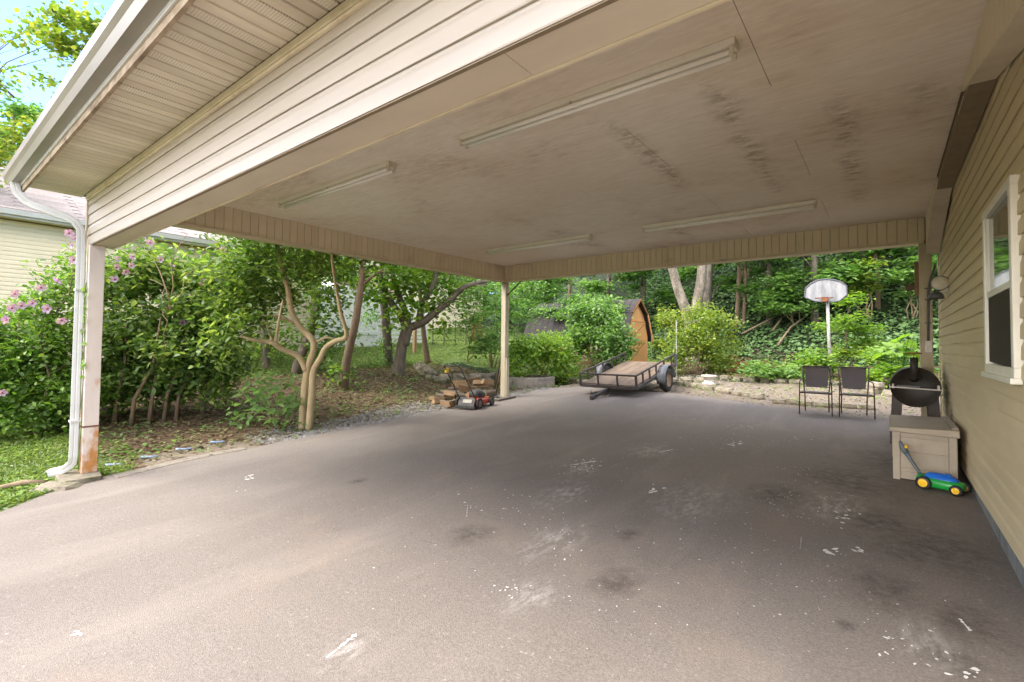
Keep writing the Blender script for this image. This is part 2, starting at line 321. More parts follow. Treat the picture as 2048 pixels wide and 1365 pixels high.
simple('flower_eye', (.30, .03, .10), None, 20, .7, 0, var=0)
simple('log_bark', (.21, .165, .115), (.12, .09, .062), 10, .95, .8, 30, var=.2, bdist=.012)
simple('split_wood', (.38, .245, .13), (.24, .145, .075), 14, .8, .4, 50, sc=(1, 1, 1), var=.22)
simple('orange_board', (.62, .33, .125), (.54, .275, .10), 5, .7, .3, 50, sc=(1, 1, .15), var=.06)
simple('orange_dark', (.24, .11, .04), None, 6, .8, .2, var=0)
simple('deck_plank', (.19, .135, .092), (.115, .082, .06), 7, .85, .4, 50, sc=(1, .15, 1), var=.25)
simple('black_steel', (.040, .036, .036), (.065, .048, .040), 10, .55, .25, 60, var=.05, dirt=(.12, .06, .03), dscale=3, drange=(.58, .8))
simple('grey_steel', (.105, .11, .12), (.075, .078, .085), 8, .45, .15, 60, var=.05, dirt=(.18, .12, .08), dscale=3, drange=(.58, .8))
simple('rubber', (.022, .021, .021), (.035, .033, .031), 12, .8, .3, 80, var=.05)
simple('rusty_rim', (.26, .20, .14), (.15, .10, .06), 14, .7, .4, 50, var=0, metal=.2)
simple('rust', (.22, .085, .035), (.13, .05, .025), 14, .85, .4, 50, var=.1)
simple('galvanised', (.46, .43, .39), (.34, .30, .26), 14, .5, .2, 60, var=.05, metal=.3)

# ---------------------------------------------------------------- mesh helpers
COL = scene.collection
def arr(p): return np.asarray(p, float)
class MB:
    """collects shapes into one mesh"""
    def __init__(s): s.v = []; s.f = []; s.sm = []
    def _add(s, vs, fs, smooth=False):
        o = len(s.v); s.v += [tuple(map(float, q)) for q in vs]; s.f += [tuple(o + i for i in f) for f in fs]; s.sm += [smooth] * len(fs); return s
    def box(s, lo, hi, rot=None, piv=None):
        (a, b, c), (d, e, f) = lo, hi
        vs = [(a, b, c), (d, b, c), (d, e, c), (a, e, c), (a, b, f), (d, b, f), (d, e, f), (a, e, f)]
        if rot is not None:
            pv = Vector(piv if piv is not None else ((a + d) / 2, (b + e) / 2, (c + f) / 2)); vs = [rot @ (Vector(q) - pv) + pv for q in vs]
        return s._add(vs, [(0, 3, 2, 1), (4, 5, 6, 7), (0, 1, 5, 4), (1, 2, 6, 5), (2, 3, 7, 6), (3, 0, 4, 7)])
    def bar(s, p0, p1, w, h, up=(0, 0, 1)):
        p0, p1 = Vector(p0), Vector(p1); d = (p1 - p0).normalized(); u = Vector(up)
        x = d.cross(u)
        if x.length < 1e-4: x = d.cross(Vector((1, 0, 0)))
        x.normalize(); y = x.cross(d); vs = []
        for p in (p0, p1):
            for a, b in ((-1, -1), (1, -1), (1, 1), (-1, 1)): vs.append(p + x * a * w / 2 + y * b * h / 2)
        return s._add(vs, [(0, 1, 2, 3), (7, 6, 5, 4), (0, 4, 5, 1), (1, 5, 6, 2), (2, 6, 7, 3), (3, 7, 4, 0)])
    def tube(s, pts, rad, n=8, caps=True, smooth=True):
        P = [Vector(p) for p in pts]; m = len(P)
        if isinstance(rad, (int, float)): rad = [rad] * m
        t = [(P[min(i + 1, m - 1)] - P[max(i - 1, 0)]).normalized() for i in range(m)]
        x = t[0].orthogonal().normalized(); vs = []
        for i in range(m):
            x = (x - t[i] * x.dot(t[i])).normalized(); y = t[i].cross(x)
            for k in range(n):
                a = 2 * math.pi * k / n; vs.append(P[i] + (x * math.cos(a) + y * math.sin(a)) * rad[i])
        fs = [(i * n + k, i * n + (k + 1) % n, (i + 1) * n + (k + 1) % n, (i + 1) * n + k) for i in range(m - 1) for k in range(n)]
        s._add(vs, fs, smooth)
        if caps:
            o = len(s.v) - len(vs); s.f += [tuple(o + k for k in reversed(range(n))), tuple(o + (m - 1) * n + k for k in range(n))]; s.sm += [False, False]
        return s
    def lathe(s, prof, axis='z', o=(0, 0, 0), n=24, smooth=True):
        vs = []
        for r, h in prof:
            for k in range(n):
                a = 2 * math.pi * k / n; c, d = r * math.cos(a), r * math.sin(a)
                p = {'z': (c, d, h), 'y': (c, h, d), 'x': (h, c, d)}[axis]; vs.append(tuple(p[i] + o[i] for i in range(3)))
        m = len(prof); fs = [(i * n + k, i * n + (k + 1) % n, (i + 1) * n + (k + 1) % n, (i + 1) * n + k) for i in range(m - 1) for k in range(n)]
        return s._add(vs, fs, smooth)
    def prism(s, poly, d):
        """poly: list of 3-D points (planar); d: extrusion vector"""
        n = len(poly); d = Vector(d); vs = [Vector(p) for p in poly] + [Vector(p) + d for p in poly]
        return s._add(vs, [tuple(reversed(range(n))), tuple(range(n, 2 * n))] + [(i, (i + 1) % n, n + (i + 1) % n, n + i) for i in range(n)])
    def quad(s, a, b, c, d): return s._add([a, b, c, d], [(0, 1, 2, 3)])
    def mesh(s, name, fix=True):
        me = bpy.data.meshes.new(name); me.from_pydata(s.v, [], s.f); me.polygons.foreach_set('use_smooth', s.sm)
        if fix:
            bm = bmesh.new(); bm.from_mesh(me); bmesh.ops.recalc_face_normals(bm, faces=bm.faces); bm.to_mesh(me); bm.free()
        me.update(); return me
    def build(s, name, mat, parent=None, bevel=0.0, label=None):
        return link(name, s.mesh(name), mat, parent, bevel=bevel, label=label)
def link(name, me, mat, parent=None, loc=None, bevel=0.0, label=None, kind=None):
    o = bpy.data.objects.new(name, me); COL.objects.link(o)
    if mat and not me.materials: me.materials.append(MATS[mat])
    L = Vector(loc) if loc is not None else Vector((0, 0, 0))
    if parent is not None:
        o.parent = parent; off = Vector(parent.get('_w', (0, 0, 0))); o.location = L - off; o['_w'] = tuple(L)
    else: o.location = L; o['_w'] = tuple(L)
    if bevel:
        b = o.modifiers.new('bevel', 'BEVEL'); b.width = bevel; b.segments = 2; b.limit_method = 'ANGLE'; b.angle_limit = math.radians(40)
    if label: o['label'] = label
    if kind: o['kind'] = kind
    return o
def tag(o, label, cat, group=None):
    o['label'] = label; o['category'] = cat
    if group: o['group'] = group
    return o
def struct(o): o['kind'] = 'structure'; return o
def thing(name, label, cat, loc=(0, 0, 0), group=None, rotz=0.0, local=False):
    """Empty at a thing's base. With local=True the parts are given in the thing's own coordinates"""
    e = bpy.data.objects.new(name, None); COL.objects.link(e); e.empty_display_size = .2
    e.location = tuple(float(q) for q in loc); e.rotation_euler = (0, 0, rotz); tag(e, label, cat, group)
    e['_w'] = (0.0, 0.0, 0.0) if local else tuple(float(q) for q in loc)
    return e
def copy_tree(o, loc, rotz=None, scale=None, label=None, parent=None):
    c = o.copy(); COL.objects.link(c)
    if parent is None:
        c.location = loc
        if rotz is not None: c.rotation_euler = (0, 0, rotz)
        if scale is not None: c.scale = scale
        if label: c['label'] = label
    else: c.parent = parent
    for ch in o.children: copy_tree(ch, None, parent=c)
    return c

def np_mesh(name, V, F, mat, smooth=False):
    V = np.ascontiguousarray(V, np.float32); F = np.ascontiguousarray(F, np.int32); k = F.shape[1]
    me = bpy.data.meshes.new(name); me.vertices.add(len(V)); me.vertices.foreach_set('co', V.ravel())
    me.loops.add(F.size); me.loops.foreach_set('vertex_index', F.ravel())
    me.polygons.add(len(F)); me.polygons.foreach_set('loop_start', np.arange(len(F), dtype=np.int32) * k)
    try: me.polygons.foreach_set('loop_total', np.full(len(F), k, np.int32))
    except Exception: pass
    if smooth: me.polygons.foreach_set('use_smooth', np.ones(len(F), bool))
    me.update(calc_edges=True); me.materials.append(MATS[mat]); return me
def unit(v): return v / np.maximum(np.linalg.norm(v, axis=-1, keepdims=True), 1e-9)
def leaf_arrays(P, size, rng, up=.5, aspect=.6, fine=True, jit=.35, D=None, out=None, curl=.12):
    """one folded leaf per point; out = optional preferred normal per leaf"""
    n = len(P); s = size * (1 + jit * rng.uniform(-1, 1, n))[:, None]
    N = unit(rng.normal(size=(n, 3))); N[:, 2] = np.abs(N[:, 2])
    N = unit(N * (1 - up) + np.array([0, 0, 1.]) * up + (0 if out is None else out * .8))
    if D is None: D = rng.normal(size=(n, 3))
    D = unit(D - N * (D * N).sum(1, keepdims=True)); B = np.cross(N, D); w = s * aspect * .5
    if fine:
        pts = [P, P + D * s * .28 + B * w * .85 + N * w * .25, P + D * s * .66 + B * w * .8 + N * w * .2 - N * s * curl * .4, P + D * s - N * s * curl,
               P + D * s * .66 - B * w * .8 + N * w * .2 - N * s * curl * .4, P + D * s * .28 - B * w * .85 + N * w * .25]
        V = np.stack(pts, 1).reshape(-1, 3); b = (np.arange(n) * 6)[:, None]
        F = np.concatenate([b + np.array([[0, 1, 2, 3]]), b + np.array([[0, 3, 4, 5]])], 0)
    else:
        pts = [P, P + D * s * .5 + B * w, P + D * s - N * s * curl, P + D * s * .5 - B * w]
        V = np.stack(pts, 1).reshape(-1, 3); b = (np.arange(n) * 4)[:, None]; F = b + np.array([[0, 1, 2, 3]])
    return V, F
def leaf_mesh(name, P, size, mat, rng, **kw):
    V, F = leaf_arrays(P, size, rng, **kw); return np_mesh(name, V, F, mat)
def clumps(rng, blobs, n, per=26, spread=.16, flat=.55, shell=.55):
    """leaf positions: sprays of leaves spread through ellipsoid blobs [(centre, radii, weight)]; denser to the outside"""
    w = np.array([b[2] if len(b) > 2 else b[1][0] * b[1][1] * b[1][2] for b in blobs]) ** .8; w = w / w.sum()
    out = []
    for (b, ww) in zip(blobs, w):
        m = max(1, int(n * ww / per)); c, r = arr(b[0]), arr(b[1])
        d = unit(rng.normal(size=(m, 3))); rad = (shell + (1 - shell) * rng.random(m)) ** 1.0
        rad = np.where(rng.random(m) < .25, rng.random(m) ** .5 * shell, rad)
        lump = 1 + .20 * np.sin(d[:, 0] * 5 + c[0] * 3) * np.sin(d[:, 2] * 6 + c[1]) + .13 * rng.normal(size=m)
        C = c + d * r * (rad * lump)[:, None]
        sp = spread * (.7 + .6 * rng.random(m))
        L = C[:, None, :] + rng.normal(size=(m, per, 3)) * (sp[:, None, None] * np.array([1, 1, flat]))
        out.append(L.reshape(-1, 3))
    return np.concatenate(out, 0)
def above(P, off=.03):
    z = H(P[:, 0], P[:, 1]) + off; keep = P[:, 2] > z; return P[keep]
def px_r(npx, d): return npx * d / FPX
def trunk_px(mb, pts, d0, radpx, dd=None, n=9, base=None):
    """tube along pixel points at camera depth d0 (+dd per point); radius in pixels"""
    Q = [dep(p, d0 + (dd[i] if dd else 0)) for i, p in enumerate(pts)]
    if base is not None: Q[0] = arr(base)
    R = [px_r(r, d0) for r in radpx]
    # smooth
    QQ, RR = [], []
    for i in range(len(Q) - 1):
        p0 = Q[max(i - 1, 0)]; p1 = Q[i]; p2 = Q[i + 1]; p3 = Q[min(i + 2, len(Q) - 1)]
        for k in range(4):
            t = k / 4; QQ.append(.5 * (2 * p1 + (p2 - p0) * t + (2 * p0 - 5 * p1 + 4 * p2 - p3) * t * t + (3 * p1 - p0 - 3 * p2 + p3) * t ** 3)); RR.append(R[i] * (1 - t) + R[i + 1] * t)
    QQ.append(Q[-1]); RR.append(R[-1]); mb.tube(QQ, RR, n); return QQ

# ---------------------------------------------------------------- ground
def axis(segs):
    out = [segs[0][0]]
    for a, b, st in segs: out += list(np.arange(a + st, b + 1e-6, st))
    return np.array(out)
gx = axis([(-400, -100, 60), (-100, -40, 10), (-40, -20, 1.0), (-20, -7, .2), (-7, 4, .4), (4, 20, 1.), (20, 100, 10), (100, 400, 60)])
gy = axis([(-300, -60, 60), (-60, -10, 5), (-10, -2, 1.), (-2, 14, .2), (14, 24, .3), (24, 45, .7), (45, 101, 8), (101, 401, 60)])
XX, YY = np.meshgrid(gx, gy, indexing='ij')
DRIVE = [(-5.6, -40), (-6.2, -6), (-6.5, -1), (-6.82, .69), (-7.17, 1.05), (-7.5, 1.58), (-7.52, 2.1), (-7.47, 3.15), (-7.55, 4.5), (-7.6, 7), (-7.6, 8.6), (-7.55, 9.8), (-7.72, 10.8), (-7.7, 12.0), (-7.0, 12.9),
         (-4.57, 12.65), (-3.03, 12.05), (-2, 11.62), (-1.44, 11.5), (-.2, 11.15), (2, 10.8), (5, 10.6), (5, 1.0), (9, -6), (10, -40)]
DRIVE[:] = [d_ for d_ in DRIVE]
def inside(x, y, poly, grow=0.0):
    """signed distance to polygon (negative inside), vectorised"""
    x = np.asarray(x, float); y = np.asarray(y, float); ins = np.zeros(x.shape, bool); dist = np.full(x.shape, 1e9); n = len(poly)
    for i in range(n):
        ax, ay = poly[i]; bx, by = poly[(i + 1) % n]
        cond = ((ay > y) != (by > y)) & (x < (bx - ax) * (y - ay) / ((by - ay) if by != ay else 1e-9) + ax); ins ^= cond
        ex, ey = bx - ax, by - ay; t = np.clip(((x - ax) * ex + (y - ay) * ey) / (ex * ex + ey * ey), 0, 1)
        dist = np.minimum(dist, np.hypot(x - ax - ex * t, y - ay - ey * t))
    return np.where(ins, -dist, dist)
SD = inside(XX, YY, DRIVE)
ZZ = H(XX, YY) - np.where(SD < -.15, .12, .02)
nx, ny = len(gx), len(gy)
idx = np.arange(nx * ny).reshape(nx, ny)
F = np.stack([idx[:-1, :-1], idx[1:, :-1], idx[1:, 1:], idx[:-1, 1:]], -1).reshape(-1, 4)
me = np_mesh('ground', np.stack([XX, YY, ZZ], -1).reshape(-1, 3), F, 'ground', True)
toe = 20.6 + 0.2 * np.maximum(0, -XX - 1.5) + 0.7 * np.maximum(0, -XX - 11.5)
grass = np.where((YY < 1.9) & (XX < -6.4), 1, 0) + np.where((XX < -13.0) & (YY > 5.5), .9, 0) + np.where((XX < -14) & (YY < 21), 1, 0) + np.where((YY < 0), 1, 0) + np.where((YY > 13) & (XX < -7.5), .6, 0)
grass = np.where((YY > toe) & (YY < 60) | (YY > 24), 0, np.clip(grass, 0, 1))
litter = np.where((XX < -7.4) & (XX > -13.2) & (YY > 1.9) & (YY < 12.5), .8, 0) + np.where((YY > 16.5) & (YY < toe + .6) & (XX > -7), .55, 0) + .33 * ((YY > toe) & (YY < 45))
dirt = np.where((YY > 10.5) & (YY < 17.2) & (XX > -7.9), .80, 0) + np.where((XX < -7.4) & (XX > -8.3 - .35 * np.sin(YY * .9)) & (YY > 2.0) & (YY < 12), .62, 0) + .15 * (SD < .4)
dirt = np.where(YY > 15.8, dirt * .5, dirt)
ca = me.color_attributes.new('zone', 'FLOAT_COLOR', 'POINT')
ca.data.foreach_set('color', np.stack([np.clip(grass, 0, 1), np.clip(litter, 0, 1), np.clip(dirt, 0, 1), np.ones_like(XX)], -1).astype(np.float32).ravel())
ground = struct(link('ground', me, None)); ground['label'] = 'ground of lawn, leaf litter and bare dirt rising to a wooded hill'
mb = MB(); mb.prism([(x, y, plane(x, y) - .10) for x, y in DRIVE], (0, 0, .10))
driveway = struct(mb.build('driveway', 'asphalt'))
# thin concrete edging strip beside the driveway
pts = [on_drive(p) for p in ((235, 957), (300, 941), (365, 925), (430, 911), (495, 899))]
mb = MB()
for a, b in zip(pts[:-1], pts[1:]):
    a = Vector(a); b = Vector(b); w = Vector((-.20, 0, 0))
    mb.prism([a + Vector((0, 0, -.05)), b + Vector((0, 0, -.05)), b + w + Vector((0, 0, -.05)), a + w + Vector((0, 0, -.05))], (0, 0, .058))
struct(mb.build('kerb', 'concrete', bevel=.01))

# ---------------------------------------------------------------- house and carport
ZC, ZB, ZF, ZS = 3.59, 3.21, 2.765, 3.41          # ceiling, side-beam underside, header underside, eave soffit
XL, YB, YF0, YF1, XW, YW = -7.68, 9.52, 1.43, 1.69, .655, 9.95
COURSE = .127
rs = random.Random(4)
def clap_board(name, p0, p1, outward, mat, parent, seed, proud=.019, hgt=COURSE, segs=26, warp=.003):
    """one clapboard course between two end points (bottom edge); outward = unit normal of the wall"""
    r = random.Random(seed); p0, p1, o = Vector(p0), Vector(p1), Vector(outward); mb = MB(); rings = []
    ph = r.random() * 6; dz = 0
    for i in range(segs + 1):
        t = i / segs; p = p0.lerp(p1, t); k = warp * (math.sin(t * 17 + ph) + math.sin(t * 41 + ph * 2) * .6); dz = .0025 * math.sin(t * 11 + ph * 1.7)
        prof = [(proud - .012, -.001 + dz), (proud - .001, -.002 + dz), (proud + k, .004 + dz), (proud * .90 + k * .8, hgt * .62), (proud * .72 + k * .6, hgt * .72), (.007, hgt * .84), (.005, hgt - .001), (.002, hgt - .001), (proud * .5, hgt * .5)]
        rings.append([p + o * a + Vector((0, 0, b)) for a, b in prof])
    n = 9; vs = [q for rg in rings for q in rg]
    fs = [(i * n + k, i * n + (k + 1) % n, (i + 1) * n + (k + 1) % n, (i + 1) * n + k) for i in range(segs) for k in range(n)] + [tuple(range(n)), tuple(segs * n + k for k in range(n))]
    mb._add(vs, fs); return mb.build(name, mat, parent)

house = thing('house', 'tan vinyl-sided house along the open carport with one screened window', 'house', (XW, 5.0, plane(XW, 5)))
MB().box((XW + .012, YF0 + .06, -.9), (9.0, YW - .02, .262)).build('foundation', 'foundation_paint', house)
MB().box((XW + .004, YF0 + .03, .262), (9.0, YW - .004, ZC + .30)).build('wall', 'backing_brown', house)
# window opening and frame (on the plane of the wall)
wy0, wy1, wz0, wz1 = 4.22, 5.34, 1.4125, 2.6835
z = .27; k = 0
while z < ZC - .02:
    lo, hi = (wy0 - .002, wy1 + .002) if (z + COURSE > wz0 + .01 and z < wz1 - .01) else (None, None)
    if lo is None: clap_board('siding_board', (XW + .006, YF0 + .05, z), (XW + .006, YW - .07, z), (-1, 0, 0), 'sooty_siding', house, k)
    else:
        clap_board('siding_board', (XW + .006, YF0 + .05, z), (XW + .006, lo, z), (-1, 0, 0), 'sooty_siding', house, k, segs=12)
        clap_board('siding_board', (XW + .006, hi, z), (XW + .006, YW - .07, z), (-1, 0, 0), 'sooty_siding', house, k + 100, segs=14)
    z += COURSE; k += 1
MB().box((XW - .020, YW - .07, .262), (XW + .07, YW + .02, ZC)).build('corner_trim', 'siding', house, bevel=.004)
z = ZF
for k in range(5): clap_board('siding_board', (XW, YF0 + .02, z + .002), (9.0, YF0 + .02, z + .002), (0, -1, 0), 'header_vinyl', house, 300 + k); z += COURSE
win = MB()
for a, b, c, d in ((wy0, wz0, wy1, wz0 + .075), (wy0, wz1 - .06, wy1, wz1), (wy0, wz0 + .075, wy0 + .075, wz1 - .06), (wy1 - .075, wz0 + .075, wy1, wz1 - .06)):
    win.box((XW - .045, a, b), (XW + .01, c, d))
wf = win.build('window', 'window_vinyl', house, bevel=.006)
wm = 2.02
sill = MB().box((XW - .065, wy0 - .02, wz0 - .025), (XW - .008, wy1 + .02, wz0 + .012)); sill.build('sill', 'window_vinyl', wf, bevel=.005)
sh = MB()
for a, b, c, d in ((wy0 + .078, wm - .022, wy1 - .078, wm + .024), (wy0 + .078, wm + .026, wy0 + .11, wz1 - .063), (wy1 - .11, wm + .026, wy1 - .078, wz1 - .063)):
    sh.box((XW - .034, a, b), (XW - .004, c, d))
sh.build('sash', 'window_vinyl', wf, bevel=.004)
MB().box((XW - .016, wy0 + .08, wm + .02), (XW - .008, wy1 - .08, wz1 - .062)).build('pane', 'glass', wf)
MB().box((XW - .010, wy0 + .08, wz0 + .07), (XW - .004, wy1 - .08, wm - .02)).build('pane', 'glass', wf)
MB().box((XW - .026, wy0 + .082, wz0 + .078), (XW - .0235, wy1 - .085, wm - .024), rot=Matrix.Rotation(math.radians(2.0), 3, 'X')).build('insect_screen', 'window_screen', wf)

carport = thing('carport', 'open carport with painted board ceiling, cream vinyl beams and rusty posts', 'carport', (-3.5, 5.5, plane(-3.5, 5.5)))
# front header: five siding courses, underside, inner lip
MB().box((-7.79, YF0 + .022, ZF + .03), (XW - .002, YF1 - .03, ZS - .02)).build('header_beam', 'raw_lumber', carport)
z = ZF
for k in range(5): clap_board('siding_board', (-7.80, YF0 + .02, z + .002), (XW - .004, YF0 + .02, z + .002), (0, -1, 0), 'header_vinyl', carport, 200 + k, segs=40, warp=.002, proud=.018); z += COURSE
MB().box((-7.80, YF0 + .008, ZF - .006), (XW - .03, YF0 + .030, ZF + .0)).build('header_trim', 'backing_brown', carport)
u = MB().box((-7.80, YF0 + .022, ZF + .004), (-4.55, YF1 - .022, ZF + .024)); u.build('header_soffit', 'header_soffit', carport)
MB().box((-4.547, YF0 + .022, ZF + .004), (-1.2, YF1 - .022, ZF + .024)).build('header_soffit', 'header_soffit', carport)
MB().box((-1.197, YF0 + .022, ZF + .004), (XW - .03, YF1 - .022, ZF + .024)).build('header_soffit', 'header_soffit', carport)
MB().box((-7.80, YF1 - .021, ZF - .004), (XW - .03, YF1, ZF + .05)).build('header_lip', 'trim_vinyl', carport, bevel=.003)
MB().box((-7.80, YF1 - .018, ZF + .052), (XW - .03, YF1 - .002, ZC)).build('header_back', 'panel_vinyl', carport)
MB().box((-7.815, YF0 - .012, ZF - .004), (-7.785, YF0 + .03, ZS)).build('corner_trim', 'trim_vinyl', carport)
# vertical vinyl panels on the left, rear and house-side beams
PW = .124
def strip_mesh(w, h, nrm):
    """a grooved panel board w wide, h tall, local origin at its bottom left, facing -nrm side"""
    mb = MB(); g = .0018; d = .008
    prof = [(g, 0), (g + .004, -d), (w - g - .004, -d), (w - g, 0)]
    vs = [(x, y, z) for z in (0, h) for x, y in prof]
    mb._add(vs, [(0, 1, 5, 4), (1, 2, 6, 5), (2, 3, 7, 6), (3, 0, 4, 7), (0, 3, 2, 1), (4, 5, 6, 7)]); return mb.mesh('panel_board')
sm = strip_mesh(PW, ZC - ZB - .03, None)
n = int((XW - .16 - XL) / PW)
for k in range(n + 1):
    o = link('panel_board', sm, 'panel_vinyl', carport, (XL + .01 + k * PW, YB, ZB + .03))
    if XL + .01 + (k + 1) * PW > .47: o.scale = (max(.1, (.47 - (XL + .01 + k * PW)) / PW), 1, 1)
n = int((YB - YF1) / PW)
for k in range(n + 1):
    o = link('panel_board', sm, 'panel_vinyl', carport, (XL, YF1 + .002 + k * PW, ZB + .03)); o.rotation_euler = (0, 0, math.pi / 2)
    if YF1 + (k + 1) * PW > YB - .014: o.scale = (max(.1, (YB - .014 - YF1 - k * PW) / PW), 1, 1)
MB().box((XL - .16, YB + .001, ZB + .004), (XW - .16, YB + .20, ZC + .02)).build('rear_beam', 'backing_brown', carport)
MB().box((XL - .16, YF1 + .002, ZB + .004), (XL - .001, YB, ZC + .02)).build('side_beam', 'backing_brown', carport)
MB().box((XL - .02, YB - .026, ZB - .012), (.46, YB + .21, ZB + .031)).build('beam_trim', 'trim_vinyl', carport, bevel=.004)
MB().box((XL - .17, YF1 + .002, ZB - .013), (XL + .026, YB - .028, ZB + .030)).build('beam_trim', 'trim_vinyl', carport, bevel=.004)
# beam along the house: underside rises to the middle, where the cover is missing
XB = .474
def zb(y):
    if y < 4.95: return ZF + (3.575 - ZF) * (y - YF1) / (4.95 - YF1)
    if y < 7.35: return 3.575
    return 3.575 + (3.03 - 3.575) * (y - 7.35) / (9.45 - 7.35)
for a, b in ((YF1 + .003, 4.95), (7.35, 9.45)):
    n = max(1, round((b - a) / PW)); w = (b - a) / n
    for k in range(n):
        y0, y1 = a + k * w + .002, a + (k + 1) * w - .002
        if ZC - max(zb(y0), zb(y1)) < .012: continue
        MB().prism([(XB, y0, zb(y0)), (XB, y1, zb(y1)), (XB, y1, ZC), (XB, y0, ZC)], (.012, 0, 0)).build('panel_board', 'panel_vinyl', carport)
    MB().prism([(XB - .004, a, zb(a)), (XB - .004, b, zb(b)), (XB - .004, b, zb(b) - .012), (XB - .004, a, zb(a) - .012)], (XW - XB - .026, 0, 0)).build('beam_cover', 'header_soffit', carport)
MB().box((XB + .02, 4.96, 3.545), (XW - .035, 7.34, 3.585)).build('bare_lumber', 'raw_lumber', carport, label='bare grey lumber where the beam cover is missing')
MB().box((XB + .012, 5.0, 3.538), (XW - .04, 5.35, 3.546)).build('cover_scrap', 'trim_vinyl', carport)
MB().box((XB + .014, YF1 + .01, 3.50), (XW - .02, 9.46, ZC + .02)).build('ledger_beam', 'backing_brown', carport)
# ceiling sheets, staggered half a sheet per row
rows = [YF1, 2.88, 4.065, 5.25, 6.435, 7.60, 8.785, YB]
for r in range(len(rows) - 1):
    xs = [-.675 if r % 2 else -1.875]
    while xs[-1] > XL: xs.append(xs[-1] - 2.4)
    e = [XB + .003] + ([.52] if False else []) + xs
    for a, b in zip(e[:-1], e[1:]):
        b = max(b, XL)
        if a - b < .02: continue
        MB().box((b + .0022, rows[r] + .0022, ZC + rs.uniform(0, .002)), (a - .0022, rows[r + 1] - .0022, ZC + .012)).build('ceiling_panel', 'ceiling_board', carport)
MB().box((XL - .1, YF1 - .02, ZC + .0125), (XW, YB + .1, ZC + .03)).build('ceiling_backing', 'backing_brown', carport)
# eave: soffit boards, frieze trim, fascia, gutter, roof
E0, E1 = .90, YF0 - .024
k = 0; x = -8.03
while x < 9.0:
    w = .105 if k % 3 else .115
    mb = MB(); g = .0042
    mb._add([(g, E0, .006), (g + .008, E0, 0), (w - g - .004, E0, 0), (w - g, E0, .008), (g, E1, .006), (g + .008, E1, 0), (w - g - .004, E1, 0), (w - g, E1, .008), (g, E0, .012), (w - g, E0, .012), (g, E1, .012), (w - g, E1, .012)],
            [(0, 1, 5, 4), (1, 2, 6, 5), (2, 3, 7, 6), (0, 4, 10, 8), (3, 9, 11, 7), (8, 10, 11, 9), (0, 8, 9, 3, 2, 1), (4, 5, 6, 7, 11, 10)])
    mb.v = [(q[0] + x, q[1], q[2] + ZS) for q in mb.v]
    mb.build('soffit_board', 'soffit_vented' if k % 3 == 1 and x > -5.2 else 'soffit_vinyl', carport if x < XW else house); x += w; k += 1
MB().box((-8.03, E0, ZS + .0125), (9.0, YF0 + .3, ZS + .03)).build('soffit_backing', 'backing_brown', carport)
for q, (dy, dz, hh) in enumerate(((.006, -.030, .028), (.014, -.062, .030), (.005, -.082, .018))):
    MB().box((-7.79, E1 - dy + .008, ZS + dz), (XW - .01, E1 + .026, ZS + dz + hh)).build('frieze_trim', 'trim_vinyl', carport, bevel=.003)
MB().box((-8.05, E0 - .026, ZS - .062), (9.0, E0 - .002, ZS + .16)).build('fascia', 'dirty_fascia', carport, label='weathered fascia board stained brown')
MB().box((-8.05, E0 - .040, ZS - .006), (9.0, E0 - .027, ZS + .16)).build('fascia_trim', 'white_metal', carport)
g = MB(); prof = [(-.042, -.020), (-.115, -.020), (-.125, .000), (-.140, .030), (-.165, .055), (-.172, .080), (-.178, .100), (-.165, .104), (-.168, .09), (-.155, .058), (-.130, .034), (-.115, .004), (-.108, -.014), (-.042, -.014)]
g.prism([(-8.22, E0 + a, ZS + b + .045) for a, b in prof], (17.2, 0, 0)); gut = g.build('gutter', 'gutter_metal', carport)
MB().prism([(-8.232, E0 + a, ZS + b + .045) for a, b in prof[:8] + [(-.042, .10)]], (.012, 0, 0)).build('gutter_end', 'gutter_metal', gut)
roof = MB()
ridge_y, slope = 5.6, .38
def rz(y): return ZS + .155 + slope * (y - E0 + .04) if y <= ridge_y else rz(2 * ridge_y - y)
RX0, RX1 = -8.06, 9.2
for y0, y1 in ((E0 - .06, ridge_y), (ridge_y, 2 * ridge_y - E0 + .06)):
    roof.prism([(RX0, y0, rz(y0)), (RX0, y1, rz(y1)), (RX0, y1, rz(y1) + .05), (RX0, y0, rz(y0) + .05)], (RX1 - RX0, 0, 0))
roof.build('roof', 'shingle', carport)
MB().prism([(-7.86, YF0, ZS), (-7.86, YW, ZS), (-7.86, YW, rz(YW) - .01), (-7.86, ridge_y, rz(ridge_y) - .01), (-7.86, YF0, rz(YF0) - .01)], (.03, 0, 0)).build('gable_wall', 'header_vinyl', carport)
MB().prism([(9.0, YF0, -.5), (9.0, YW, -.5), (9.0, YW, rz(YW) - .01), (9.0, ridge_y, rz(ridge_y) - .01), (9.0, YF0, rz(YF0) - .01)], (-.03, 0, 0)).build('gable_wall', 'siding', house)
